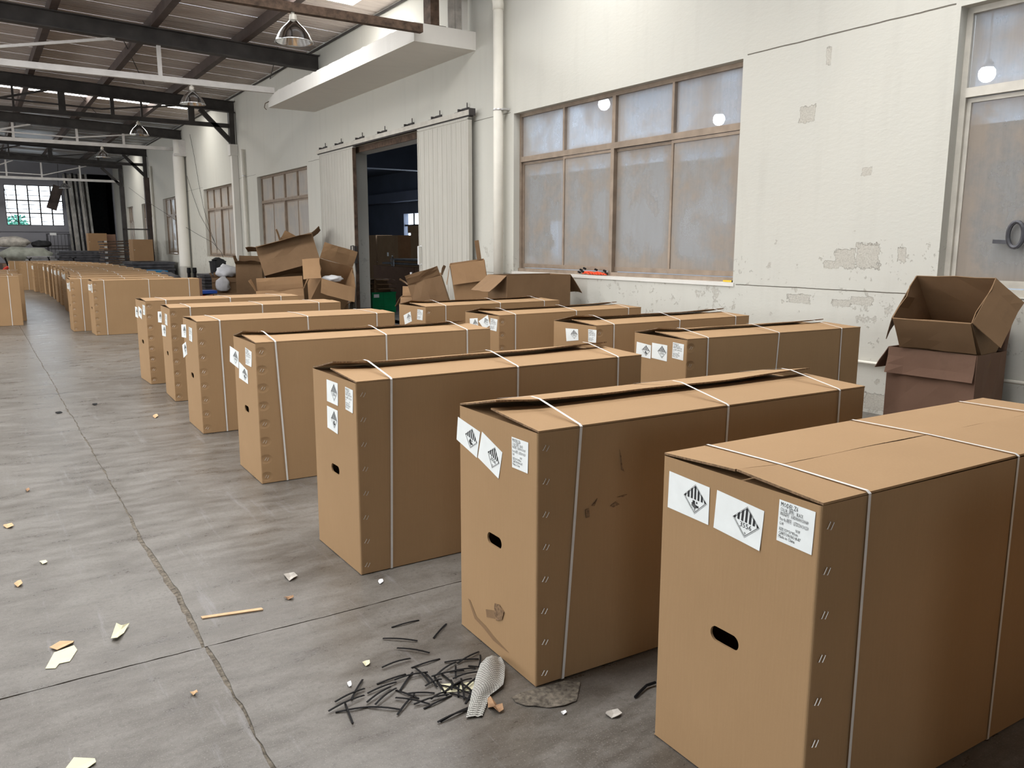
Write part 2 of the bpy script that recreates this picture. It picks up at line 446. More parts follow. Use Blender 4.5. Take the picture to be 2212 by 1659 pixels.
def roofz(x):
    return ROOF_EDGE + SLOPE * (6.47 - x) if x > -4 else ROOF_EDGE + SLOPE * 10.47 - SLOPE * (-4 - x)


# ---- floor: concrete slabs with open, crumbling joints
fl = MB().box((XL, Y0, -0.20), (14.3, 33, -0.004)).box((XL, 33, -0.20), (6.9, 54, -0.004)).build('floor', M['joint'], kind='structure')


def jx(y):                                   # wandering of the lengthwise joint and its half width
    n1 = noise.noise(Vector((y * 1.3, 3.1, 0))) * 0.018 + noise.noise(Vector((y * 9.0, 7.7, 0))) * 0.006
    hw = 0.003 + 0.006 * abs(noise.noise(Vector((y * 3.1, 1.7, 4)))) + 0.009 * math.exp(-((y - 3.6) / 0.75) ** 2)
    return n1, hw


def slab(x0, x1, y0, y1):
    near = y0 < 16 and x1 > -2
    st = 0.05 if near else 0.6

    def rag(v, s): return (noise.noise(Vector((v * 17, s, 2.2))) * 0.004 + noise.noise(Vector((v * 43, s, 5.2))) * 0.003) if near else 0

    P = []
    n = max(2, int((x1 - x0) / st))
    for i in range(n):
        x = x0 + (x1 - x0) * i / n; P.append(Vector((x, y0 + 0.003 + rag(x, y0 + 0.3) + noise.noise(Vector((x * 1.5, y0, 0))) * 0.012, 0)))
    n = max(2, int((y1 - y0) / st))
    for i in range(n):
        y = y0 + (y1 - y0) * i / n; a, h = jx(y) if x1 < 6 else (0, 0.0); P.append(Vector((x1 + a - h + rag(y, 1.1) * 1.5, y, 0)))
    n = max(2, int((x1 - x0) / st))
    for i in range(n):
        x = x1 + (x0 - x1) * i / n; P.append(Vector((x, y1 - 0.003 + rag(x, y1 - 0.3) + noise.noise(Vector((x * 1.5, y1, 0))) * 0.012, 0)))
    n = max(2, int((y1 - y0) / st))
    for i in range(n):
        y = y1 + (y0 - y1) * i / n; a, h = jx(y) if x0 > -14 else (0, 0.0); P.append(Vector((x0 + a + h + rag(y, 2.6) * 1.5, y, 0)))
    mb = MB(); b = len(P)
    mb.v = P + [p - Vector((0, 0, 0.03)) for p in P]
    mb.f = [tuple(range(b))] + [(i, b + i, b + (i + 1) % b, (i + 1) % b) for i in range(b)]
    return mb.build('floor_slab', M['floor'], fl)


XB = [XL, -5.5, 0.575, XW]
YB = [Y0, -9.2, -3.15, 2.915, 9.0, 15.1, 21.2, 27.3, 33.4, 39.5, Y1]
for i in range(3):
    for j in range(10):
        slab(XB[i], XB[i + 1], YB[j], YB[j + 1])
MB().box((XW, 11.2, -0.03), (14.2, 32.5, 0.0)).build('floor_slab', M['floor'], fl)
MB().box((4.6, Y1, -0.03), (6.9, 54, 0.0)).build('floor_slab', M['floor'], fl)

# ---- right-hand wall with its openings
WIN = [(5.74, 9.82, 1.07, 3.25), (-0.42, 3.62, 1.07, 3.25), (18.3, 22.2, 1.05, 3.2), (24.75, 28.25, 1.05, 3.2), (31.6, 35.1, 1.05, 3.2), (37.6, 40.0, 1.05, 3.2), (42.4, 44.2, 1.05, 3.2), (-7.2, -3.2, 1.07, 3.25)]
DOOR = (11.6, 15.63, 0.0, 3.22)
WT = 0.30


def holed_wall(name, axis, pos, thick, a0, a1, z0, z1, holes, mat, back=True):
    """wall slab in the plane axis=pos (thickness away from the hall), rectangular holes with reveals"""
    us = sorted(set([a0, a1] + [h[0] for h in holes] + [h[1] for h in holes])); zs = sorted(set([z0, z1] + [h[2] for h in holes] + [h[3] for h in holes]))
    us = [u for u in us if a0 <= u <= a1]; mb = MB()

    def P(u, z, d): return (pos + d, u, z) if axis == 'x' else (u, pos + d, z)

    def inside(u, z): return any(h[0] < u < h[1] and h[2] < z < h[3] for h in holes)
    for i in range(len(us) - 1):
        for j in range(len(zs) - 1):
            if inside((us[i] + us[i + 1]) / 2, (zs[j] + zs[j + 1]) / 2): continue
            for d in ((0, thick) if back else (0,)):
                mb.add([P(us[i], zs[j], d), P(us[i + 1], zs[j], d), P(us[i + 1], zs[j + 1], d), P(us[i], zs[j + 1], d)], [(0, 1, 2, 3)])
    for (u0, u1, za, zb) in holes + [(a0, a1, z0, z1)]:
        for (p, q) in (((u0, za), (u1, za)), ((u1, za), (u1, zb)), ((u1, zb), (u0, zb)), ((u0, zb), (u0, za))):
            mb.add([P(*p, 0), P(*q, 0), P(*q, thick), P(*p, thick)], [(0, 1, 2, 3)])
    return mb.build(name, mat, kind='structure', fix=False)


wr = holed_wall('wall_right', 'x', XW, WT, Y0, Y1, 0.0, 5.75, WIN + [DOOR], M['wall'])
# thin plastered sill ledges standing a little proud
for (a, b, c_, d_) in WIN[:1]:
    MB().box((XW - 0.012, a - 0.02, c_ - 0.035), (XW + 0.18, b + 0.03, c_ + 0.004)).build('window_sill', M['wall_plain'], wr)

# ---- the concrete canopy over the sliding doors
cn = MB()
Xa, Xb, Ya, Yb, Za, Zb = 5.46, XW + 0.02, 10.84, 17.65, 4.275, 4.53
n = 90; prof = []
for i in range(n + 1):
    y = Ya + (Yb - Ya) * i / n; prof.append((y, Zb + noise.noise(Vector((y * 7, 0, 0))) * 0.018 - (0.10 * max(0, 1 - (Yb - y) / 0.55))))
for X in (Xa, Xb):
    cn.v += [Vector((X, y, z)) for y, z in prof] + [Vector((X, y, Za)) for y, z in prof]
k = n + 1
for i in range(n):
    cn.f += [(i, i + 1, k + i + 1, k + i), (2 * k + i, 3 * k + i, 3 * k + i + 1, 2 * k + i + 1), (i, 2 * k + i, 2 * k + i + 1, i + 1), (k + i, k + i + 1, 3 * k + i + 1, 3 * k + i)]
cn.f += [(0, k, 3 * k, 2 * k), (n, 2 * k + n, 3 * k + n, k + n)]
canopy = cn.build('canopy', M['canopy'], wr)
hk = MB().tube([(5.47, 17.6, 4.40), (5.40, 17.66, 4.36), (5.38, 17.68, 4.28), (5.43, 17.70, 4.24)], 0.008, 6); hk.build('rebar_end', M['steel_rust'], canopy)

# ---- left wall (off the frame), back wall, far wall
LW = [(-6.0 + i * 9.0, 0.0 + i * 9.0, 1.1, 4.1) for i in range(5)]
wl = holed_wall('wall_left', 'x', XL, -0.3, Y0, Y1, 0, 5.9, LW, M['wall_plain'])
holed_wall('wall_back', 'y', Y0, -0.3, XL, XW, 0, 6.0, [(-8.3, -3.7, 0.0, 4.0)], M['wall_plain'])
FW = (1.53, 4.05, 2.36, 4.33)
wf = holed_wall('wall_far', 'y', Y1, 0.3, XL, XW, 0, 6.0, [FW, (5.2, 6.42, 0.0, 5.0)], M['wall_grey'])
MB().box((1.0, Y1 - 0.10, 2.05), (5.15, Y1, 2.22)).build('ledge_beam', M['wall_grey'], wf)
MB().box((1.0, Y1 - 0.06, 1.2), (5.15, Y1 - 0.03, 1.22)).build('wall_seam', M['steel'], wf)
# passage behind the far doorway, its walls coloured black to stand for darkness
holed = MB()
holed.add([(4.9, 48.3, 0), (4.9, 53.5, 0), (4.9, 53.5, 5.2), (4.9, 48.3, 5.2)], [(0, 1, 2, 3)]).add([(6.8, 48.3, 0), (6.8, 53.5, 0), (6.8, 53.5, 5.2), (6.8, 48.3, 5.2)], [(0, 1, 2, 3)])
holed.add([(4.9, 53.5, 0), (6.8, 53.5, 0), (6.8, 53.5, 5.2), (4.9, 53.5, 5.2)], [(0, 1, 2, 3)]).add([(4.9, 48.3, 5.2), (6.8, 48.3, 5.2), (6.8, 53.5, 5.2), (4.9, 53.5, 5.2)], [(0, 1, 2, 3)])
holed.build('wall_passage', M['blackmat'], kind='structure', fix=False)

# ---- far window: steel grid with thin glazing bars
fw = thing('window_9', None, None, kind='structure')
gx = [FW[0] + (FW[1] - FW[0]) * i / 5 for i in range(6)]; zr = [FW[2], 2.36 + 0.60, 2.36 + 1.22, FW[3]]
for i, x in enumerate(gx): MB().box((x - 0.032, Y1 + 0.02, FW[2]), (x + 0.032, Y1 + 0.08, FW[3])).build('glazing_bar', M['steel'], fw)
for z in zr: MB().box((FW[0], Y1 + 0.01, z - 0.03), (FW[1], Y1 + 0.07, z + 0.03)).build('transom', M['steel'], fw)
for i in range(5):
    for j in range(3):
        for kz in (1, 2):
            if (i * 7 + j * 3 + kz) % 5 == 0: continue
            z = zr[j] + (zr[j + 1] - zr[j]) * kz / 3
            MB().tube([(gx[i], Y1 + 0.10, z), (gx[i + 1], Y1 + 0.10, z + random.uniform(-.01, .01))], 0.016, 5).build('guard_rod', M['steel'], fw)
MB().tube([(gx[0] + 0.02, Y1 + 0.05, 4.2), (gx[0] + 0.12, Y1 + 0.04, 3.6), (gx[0] + 0.05, Y1 + 0.05, 3.25), (gx[0] + 0.3, Y1 + 0.03, 2.7), (gx[0] + 0.62, Y1 + 0.02, 2.37)], 0.016, 6).build('loose_cable', M['steel'], fw)
# tree beyond the far window
tb = thing('garden_tree', 'green tree standing outside the barred far window', 'tree', (2.35, 56.0, 0.0))
MB().tube([(0, 0, 0), (0.05, 0, 1.2), (0, 0.05, 2.4)], [0.14, 0.10, 0.05], 8).build('trunk', M['steel_rust'], tb)
cr = MB()
for i in range(260):
    d = Vector((random.gauss(0, 1), random.gauss(0, 1), random.gauss(0, 1))).normalized() * random.uniform(0.2, 0.85); p = Vector((0, 0, 2.5)) + Vector((d.x * 0.8, d.y, d.z * 0.75))
    a = Vector((random.uniform(-1, 1), random.uniform(-1, 1), random.uniform(-1, 1))).normalized() * 0.13; b = a.cross(Vector((random.random(), random.random(), 1))).normalized() * 0.08
    cr.add([p - a, p + b, p + a, p - b], [(0, 1, 2, 3)])
cr.build('foliage', simple('tree_leaves', (0.10, 0.32, 0.24), 0.6, var=0.4), tb, fix=False)['kind'] = 'stuff'


# ---- windows of the right wall
def make_window(num, rect, panes_up, panes_lo, frame, cols=4, film=None, tz=2.63, detail=True):
    y0, y1, z0, z1 = rect; X = XW + 0.13
    r = thing('window_%d' % num, None, None, kind='structure')
    t_ = 0.045
    MB().box((X - 0.03, y0, z1 - t_), (X + 0.04, y1, z1)).build('head_bar', frame, r)
    MB().box((X - 0.05, y0, z0), (X + 0.05, y1, z0 + 0.05)).build('sill_bar', frame, r)
    for ya, yb in ((y0, y0 + t_), (y1 - t_, y1)): MB().box((X - 0.03, ya, z0 + 0.05), (X + 0.04, yb, z1 - t_)).build('jamb_bar', frame, r)
    MB().box((X - 0.045, y0 + t_, tz - 0.035), (X + 0.045, y1 - t_, tz + 0.035)).build('transom', frame, r)
    ys = [y0 + t_ + (y1 - y0 - 2 * t_) * i / cols for i in range(cols + 1)]
    for i in range(1, cols):
        wd = 0.06 if i == cols // 2 else 0.034
        MB().box((X - 0.04, ys[i] - wd / 2, tz + 0.035), (X + 0.04, ys[i] + wd / 2, z1 - t_)).build('mullion', frame, r)
        if i == cols // 2: MB().box((X - 0.05, ys[i] - wd / 2, z0 + 0.05), (X + 0.05, ys[i] + wd / 2, tz - 0.035)).build('mullion', frame, r)
    for i in range(cols):
        MB().box((X + 0.003, ys[i] + 0.004, tz + 0.035), (X + 0.008, ys[i + 1] - 0.004, z1 - t_)).build('pane', panes_up, r)
        # sliding sash with its own frame
        off = -0.022 if i % 2 == 0 else 0.012; a, b, c_, d_ = ys[i] + 0.004, ys[i + 1] - 0.004, z0 + 0.06, tz - 0.04; s_ = 0.032
        a -= 0.012; b += 0.012
        if i == 0: a = ys[0]
        if i == cols - 1: b = ys[-1]
        sa = MB(); xs = (X + off - 0.014, X + off + 0.014)
        sa.box((xs[0], a, c_), (xs[1], a + s_, d_)).box((xs[0], b - s_, c_), (xs[1], b, d_)).box((xs[0], a + s_, c_), (xs[1], b - s_, c_ + 0.055)).box((xs[0], a + s_, d_ - s_), (xs[1], b - s_, d_))
        so = sa.build('sash', frame, r)
        MB().box((X + off - 0.003, a + s_, c_ + 0.055), (X + off + 0.002, b - s_, d_ - s_)).build('pane', panes_lo, so)
        if film:
            zt = c_ + (d_ - c_) * (0.86 if i else 0.84)
            if num == 1 and i == cols - 1:      # the torn sheet
                P = [(1133, 381), (1213, 373), (1213, 478), (1189, 477), (1190, 502), (1199, 527), (1189, 540), (1186, 553), (1168, 571), (1148, 550), (1142, 556), (1134, 547)]
                poly = [onx(px, py, X + off + 0.01) for px, py in P]
                MB().plate(poly, 0.002, (1, 0, 0)).build('film_sheet', film, so)
            else:
                MB().box((X + off + 0.008, a + s_, c_ + 0.055), (X + off + 0.010, b - s_, zt)).build('film_sheet', film, so)
    return r


make_window(1, WIN[0], M['pane_up'], M['pane_lo'], M['alu'], 4, M['film'], 2.63)
make_window(2, WIN[1], M['pane_up'], M['pane_lo'], M['alu_grey'], 4, M['film'], 2.62)
for i in (2, 3, 4): make_window(i + 1, WIN[i], M['pane_far'], M['pane_far'], M['alu'], 4, None, 2.55)
for i in (5, 6): make_window(i + 1, WIN[i], M['pane_far'], M['pane_far'], M['alu'], 3, None, 2.55)
make_window(8, WIN[7], M['pane_up'], M['pane_lo'], M['alu_grey'], 4, M['film'], 2.62)
# grease writing on the second window
gz = MB(); w2 = bpy.data.objects['window_2']; c0 = onx(2194, 507, XW + 0.10)
gz.tube([c0 + Vector((0, math.cos(a) * 0.055, math.sin(a) * 0.095)) for a in [2 * math.pi * k / 20 for k in range(21)]], 0.016, 6)
gz.bar(c0 + Vector((0, 0.05, -0.055)), c0 + Vector((0, 0.16, -0.05)), 0.014, 0.03); gz.build('grease_mark', M['dark'], w2)

# ---- neighbouring rooms behind the wall
MB().add([(XW + WT, -9, 0), (11.6, -9, 0), (11.6, 11.0, 0), (XW + WT, 11.0, 0)], [(0, 1, 2, 3)]).build('floor_store', M['floor'], kind='structure', fix=False)
sa = MB()
sa.add([(11.6, -9, 0), (11.6, 11, 0), (11.6, 11, 4.15), (11.6, -9, 4.15)], [(0, 1, 2, 3)]).add([(XW + WT, 11.0, 0), (14.1, 11.0, 0), (14.1, 11.0, 4.15), (XW + WT, 11.0, 4.15)], [(0, 1, 2, 3)])
sa.add([(XW + WT, -9, 0), (11.6, -9, 0), (11.6, -9, 4.15), (XW + WT, -9, 4.15)], [(0, 1, 2, 3)])
sa.build('wall_store', simple('store_wall_paint', (0.52, 0.56, 0.63), 0.7, var=0.08, scale=1.0), kind='structure', fix=False)
MB().add([(XW + WT, -9, 4.15), (11.6, -9, 4.15), (11.6, 11, 4.15), (XW + WT, 11, 4.15)], [(0, 1, 2, 3)]).build('ceiling_store', simple('store_ceiling_paint', (0.50, 0.54, 0.60), 0.7, var=0.08, scale=1.0), kind='structure', fix=False)
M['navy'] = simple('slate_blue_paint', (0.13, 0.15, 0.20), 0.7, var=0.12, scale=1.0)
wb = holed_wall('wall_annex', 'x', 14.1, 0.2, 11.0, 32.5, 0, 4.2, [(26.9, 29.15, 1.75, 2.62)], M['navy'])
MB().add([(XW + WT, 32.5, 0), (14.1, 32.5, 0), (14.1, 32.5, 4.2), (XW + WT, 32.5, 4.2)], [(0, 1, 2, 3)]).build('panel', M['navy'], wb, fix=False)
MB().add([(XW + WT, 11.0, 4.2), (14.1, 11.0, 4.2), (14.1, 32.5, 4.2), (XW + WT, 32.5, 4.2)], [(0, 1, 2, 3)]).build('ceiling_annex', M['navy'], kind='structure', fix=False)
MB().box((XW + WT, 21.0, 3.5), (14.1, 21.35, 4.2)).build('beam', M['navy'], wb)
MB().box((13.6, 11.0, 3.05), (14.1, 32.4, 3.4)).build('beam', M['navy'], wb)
w10 = thing('window_10', None, None, kind='structure')
for y in (27.65, 28.4): MB().box((14.15, y - 0.03, 1.75), (14.2, y + 0.03, 2.62)).build('glazing_bar', M['steel'], w10)
MB().box((14.15, 26.9, 2.15), (14.2, 29.15, 2.21)).build('transom', M['steel'], w10)
LED = [(1305, 225, 8.4), (1553, 258, 10.0), (2132, 160, 10.0)]
for (px, py, X), lab in zip(LED, ('lit lamp glowing behind the upper pane beside the wide window centre post', 'lit lamp glowing behind the last upper pane of the wide window, by the chipped wall', 'lit lamp glowing behind the window with the greasy ring mark')):
    p = onx(px, py, X)
    q = thing('led_high_bay', lab, 'lamp', p, group='lit lamps behind the windows')
    MB().lathe([(0.0, -0.095), (0.045, -0.082), (0.078, -0.05), (0.092, -0.005), (0.085, 0.04), (0.06, 0.075)], 20).build('lens', M['led'], q, smooth=True)
    MB().lathe([(0.066, 0.07), (0.07, 0.10), (0.05, 0.13), (0.03, 0.16)], 20, cap1=True).build('housing', M['dark'], q)
    MB().tube([(0, 0, 0.15), (0, 0, 4.145 - p.z)], 0.012, 6).build('stem', M['dark'], q)

# ---- sliding doors, rail and brackets
XD = 6.36
rail = MB().box((XD - 0.05, 10.78, 3.345), (XD + 0.05, 17.25, 3.42)).build('trim_1', M['alu_grey'], kind='structure')
MB().box((XD - 0.035, 10.80, 3.325), (XD + 0.035, 17.2, 3.3452)).build('rail_slot', M['steel'], rail)
MB().box((XD - 0.052, 10.765, 3.34), (XD + 0.052, 10.785, 3.44)).build('end_stop', M['steel'], rail)
for px, py in ((698, 320), (732, 308), (777, 298), (825, 285), (883, 270), (942, 253), (1000, 235)):
    p = onx(px, py, 6.42); MB().box((XD - 0.03, p.y - 0.11, 3.42), (XW + 0.0, p.y + 0.11, 3.43)).box((XW - 0.015, p.y - 0.11, 3.42), (XW, p.y + 0.11, 3.50)).box((XD - 0.03, p.y - 0.012, 3.42), (XW, p.y + 0.012, 3.47)).tube([(XW - 0.04, p.y - 0.11, 3.43), (XW - 0.04, p.y - 0.11, 3.56)], 0.008, 6).build('rail_bracket', M['steel'], rail)


def door_leaf(num, y0, y1, hy):
    o = thing('door_%d' % num, None, None, kind='structure')
    lf = MB().box((XD - 0.025, y0 + 0.03, 0.06), (XD + 0.025, y1 - 0.03, 3.29)); b = lf.build('leaf', M['door'], o)
    nr = int((y1 - y0) / 0.145)
    for i in range(nr):
        y = y0 + 0.08 + (y1 - y0 - 0.16) * i / (nr - 1); MB().box((XD - 0.029, y - 0.010, 0.08), (XD - 0.025, y + 0.010, 3.27)).build('rib', M['door'], b)
    for a, b_ in ((y0, y0 + 0.03), (y1 - 0.03, y1)): MB().box((XD - 0.032, a, 0.05), (XD + 0.032, b_, 3.30)).build('edge_rail', M['steel_rust'] if abs(a - hy) < 0.4 and num == 1 else M['door'], o)
    MB().box((XD - 0.032, y0, 3.29), (XD + 0.032, y1, 3.325)).build('top_rail', M['door'], o)
    h = MB().tube([(XD - 0.025, hy, 1.12), (XD - 0.085, hy, 1.12), (XD - 0.085, hy, 1.42), (XD - 0.025, hy, 1.42)], 0.014, 8); h.build('handle', M['steel'] if num == 1 else M['white'], o)
    return o


d1 = door_leaf(1, 15.28, 17.12, 15.38)
d2 = door_leaf(2, 10.84, 12.52, 12.44)
MB().box((XD - 0.07, 15.23, 1.08), (XD - 0.02, 15.33, 1.42)).tube([(XD - 0.05, 15.27, 1.10), (XD - 0.05, 15.24, 0.92)], 0.012, 6).build('padlock_hasp', M['steel'], d1)
MB().box((XW - 0.004, 11.5, 3.22), (XW + 0.02, 15.7, 3.33)).build('door_lintel', M['steel_rust'], wr)
MB().box((XW + 0.002, 15.622, 0.0), (XW + 0.30, 15.635, 0.17)).build('painted_skirting', M['grey'], wr)

# ---- roof: sheets, skylights, purlins, frames
ce = thing('ceiling', None, None, kind='structure')
PW = 0.96
strips = [(y - 0.62, y + 0.62) for y in SKYLIGHT_Y]


def sheet_profile(y0, y1):
    p = []; n = 6; wd = (y1 - y0) / n
    for i in range(n):
        a = y0 + i * wd; p += [(a, 0), (a + wd * 0.55, 0), (a + wd * 0.65, 0.028), (a + wd * 0.9, 0.028)]
    return p + [(y1, 0)]


def roof_sheet(y0, y1, foil):
    pr = sheet_profile(y0, y1 - 0.006); mb = MB(); xs = [6.75, -4.0, XL]
    for x in xs: mb.v += [Vector((x, y, roofz(min(x, 6.75)) + h)) for y, h in pr]
    k = len(pr)
    for r_ in range(2):
        for i in range(k - 1): mb.f.append((r_ * k + i, r_ * k + i + 1, (r_ + 1) * k + i + 1, (r_ + 1) * k + i))
    return mb.build('roof_panel', M['foil'] if foil else M['roof'], ce, fix=False)


def roof_part(y0, y1, xa, xb, mat, nm):
    return MB().add([(xa, y0, roofz(xa)), (xb, y0, roofz(xb)), (xb, y1, roofz(xb)), (xa, y1, roofz(xa))], [(0, 1, 2, 3)]).build(nm, mat, ce, fix=False)


edges = sorted([Y0] + [e for s_ in strips for e in s_ if Y0 < e < Y1] + [Y1])
for a, b in zip(edges[:-1], edges[1:]):
    SKM = M['sky'] if a < 20 else M['sky_dim']
    if any(abs(a - s_[0]) < 1e-6 for s_ in strips):
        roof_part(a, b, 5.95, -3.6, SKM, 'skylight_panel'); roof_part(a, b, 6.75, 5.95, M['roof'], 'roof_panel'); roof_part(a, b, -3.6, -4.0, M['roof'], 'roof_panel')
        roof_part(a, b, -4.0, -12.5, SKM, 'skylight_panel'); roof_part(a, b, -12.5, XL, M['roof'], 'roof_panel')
    else:
        n = max(1, round((b - a) / PW))
        for i in range(n):
            y = a + (b - a) * i / n; roof_sheet(y, a + (b - a) * (i + 1) / n, y > 30.5)
for i in range(12):
    x = 6.55 - 1.66 * i
    if x < XL: break
    MB().box((x - 0.065, Y0, roofz(x) - 0.20), (x + 0.065, Y1, roofz(x) - 0.004)).build('purlin', M['steel_brown'], ce)

FRAMES = [-9.6, -2.9, 3.85, 10.65, 17.3, 24.0, 31.0, 37.8, 44.6]


def frame_z(x): return roofz(x) - 0.20


for fi, fy in enumerate(FRAMES):
    r = MB(); d = 0.30; bw = 0.20
    for (xa, xb) in ((XW - 0.02, -4.0), (-4.0, XL)):
        za, zb = frame_z(xa), frame_z(xb)
        for (t0, t1, hw) in ((0, -0.018, bw / 2), (-0.018, -d + 0.018, 0.012), (-d + 0.018, -d, bw / 2)):
            r.add([(xa, fy - hw, za + t0), (xa, fy + hw, za + t0), (xa, fy + hw, za + t1), (xa, fy - hw, za + t1), (xb, fy - hw, zb + t0), (xb, fy + hw, zb + t0), (xb, fy + hw, zb + t1), (xb, fy - hw, zb + t1)],
                  [(0, 1, 2, 3), (4, 7, 6, 5), (0, 4, 5, 1), (1, 5, 6, 2), (2, 6, 7, 3), (3, 7, 4, 0)])
    rb = r.build('rafter', M['steel'], ce)
    dark = fy in (24.0, 37.8)
    tz = {10.65: 4.40, 17.3: 4.565, 24.0: 4.70, 31.0: 4.72, 37.8: 4.72, 44.6: 4.45}.get(fy, 4.45)
    tm = M['steel'] if dark else M['tie']
    if fy == 10.65: tm = M['steel_rust']
    if fy > 5:
        xe = 5.48 if fy in (10.65, 17.3) else XW - 0.05
        MB().box((-12, fy - 0.05, tz - 0.055), (xe, fy + 0.05, tz + 0.055)).build('tie_bar', tm, ce)
        xs = {17.3: [3.30, 0.2], 24.0: [5.3, 4.05, 3.35, 2.2, 1.15], 31.0: [4.6, 3.2, 1.4], 37.8: [4.6, 2.9, 1.5], 44.6: [4.6, 3.0, 1.6]}.get(fy, [0.9])
        for q, x in enumerate(xs):
            wd = (0.05, 0.09, 0.16)[(q + fi) % 3] if dark else 0.07
            MB().box((x - wd / 2, fy - 0.03, tz + 0.055), (x + wd / 2, fy + 0.03, frame_z(x) - d)).build('hanger', tm, ce)
        if fy == 17.3:
            MB().bar((2.55, fy, frame_z(2.55) - d), (-0.4, fy - 0.05, tz + 0.02), 0.05, 0.05).build('strut', tm, ce)
        else:
            MB().bar((4.9, fy - 0.02, frame_z(4.9) - d), (3.1, fy - 0.02, tz + 0.17), 0.03, 0.04).build('strut', tm, ce)
            MB().bar((3.1, fy - 0.02, tz + 0.17), (-2, fy - 0.02, tz + 0.30), 0.03, 0.04).build('strut', tm, ce)
            MB().bar((1.9, fy, frame_z(1.9) - d), (0.2, fy, tz + 0.05), 0.04, 0.05).build('strut', tm, ce)
for x, fy in ((2.6, 24.0), (5.7, 24.0), (2.4, 31.0)):
    MB().tube([(x, fy - 6.4, roofz(x) - 0.10), (x + 1.5, fy - 0.4, roofz(x + 1.5) - 0.12)], 0.010, 5).build('brace_rod', M['steel'], ce)
MB().tube([(6.44, Y0, 5.50), (6.44, Y1, 5.50)], 0.022, 6).build('eaves_angle', M['steel'], ce)


def column(fy, kind, px=None):
    if kind == 'steel':
        c_ = thing('steel_column', {24.0: 'dark steel column with knee brace set on a pale pilaster', 37.8: 'slender dark steel column beyond the round white column', 44.6: 'dark steel column with knee brace at the far corner'}[fy], 'column', (XW - 0.12, fy, 0))
        MB().box((-0.07, -0.09, 4.20), (0.07, 0.09, frame_z(XW) - 0.30)).build('post', M['steel'], c_)
        MB().bar((-0.82, 0, frame_z(5.6) - 0.30), (0.0, 0, 4.25), 0.10, 0.12).build('knee_brace', M['steel'], c_)
        if fy == 24.0:
            MB().box((-0.10, -0.14, 3.9), (0.115, 0.14, 4.20)).build('corbel', M['wall_plain'], c_)
            MB().box((-0.05, -0.08, 0.0), (0.115, 0.08, 3.9)).build('pilaster', M['wall_plain'], c_)
        else:
            MB().box((-0.08, -0.10, 0.0), (0.115, 0.10, 4.20)).build('pilaster', M['steel'] if fy > 40 else M['steel_brown'], c_)
    else:
        c_ = thing('round_column', 'thick round white column against the wall under a bracket', 'column', (XW - 0.23, fy, 0))
        MB().lathe([(0.185, 0), (0.185, 0.66), (0.192, 0.67), (0.192, 0.69), (0.185, 0.70), (0.185, 4.45), (0.15, 4.6), (0.15, 4.98)], 20, cap1=True).build('shaft', M['wall_plain'], c_, smooth=True)
        MB().box((-0.16, -0.22, 4.44), (0.23, 0.22, 4.52)).build('bracket_plate', M['tie'], c_)
        MB().box((0.0, -0.16, 4.52), (0.23, 0.16, 4.98)).build('haunch', M['tie'], c_)


column(24.0, 'steel'); column(30.6, 'round'); column(37.8, 'steel'); column(44.6, 'steel')
# stub of the rafter seat above the canopy
rs = thing('rafter_seat', 'weathered boarding and steel post standing on the canopy end', 'post', (6.1, 11.0, 4.552))
MB().box((-0.30, -0.02, 0.02), (-0.16, 0.20, 0.84)).build('post', M['steel_rust'], rs)
MB().box((-0.40, -0.04, 0.0), (-0.06, 0.24, 0.02)).build('foot_plate', M['steel_rust'], rs)
for i in range(3): MB().box((0.02 + i * 0.11, 0.02, 0.0), (0.12 + i * 0.11, 0.05, 0.86)).build('board', M['sack'] if i < 2 else M['wall_plain'], rs)


# ---- pendant lamps
def lamp(x, fy, z_top, label):
    q = thing('pendant_lamp', label, 'lamp', (x, fy, z_top), group='bell reflector lamps under the tie bars')
    MB().lathe([(0.03, -0.09), (0.05, -0.10), (0.085, -0.14), (0.15, -0.20), (0.20, -0.27), (0.235, -0.345), (0.245, -0.36), (0.238, -0.362), (0.228, -0.345), (0.19, -0.27), (0.14, -0.205), (0.075, -0.15), (0.03, -0.11)], 28).build('reflector', M['chrome'], q, smooth=True)
    MB().lathe([(0.022, 0.0), (0.022, -0.02), (0.045, -0.03), (0.05, -0.09), (0.04, -0.10)], 16, cap0=True, cap1=True).build('cap', M['alu_grey'], q)
    MB().lathe([(0.02, -0.10), (0.03, -0.14), (0.05, -0.20), (0.04, -0.25), (0.0, -0.27)], 14).build('bulb', M['bulb'], q, smooth=True)
    return q


lamp(3.66, 10.65, 4.345, 'bell reflector lamp hanging under the rusty tie bar beside the canopy')
lamp(3.86, 17.3, 4.51, 'bell reflector lamp hanging under the pale tie bar by the canopy end')
lamp(3.95, 24.0, 4.645, 'bell reflector lamp under the dark trussed tie bar with knee brace')
lamp(3.92, 31.0, 4.665, 'bell reflector lamp under the tie bar at the round white column')
lamp(3.91, 44.6, 4.395, 'bell reflector lamp under the last tie bar by the far wall')

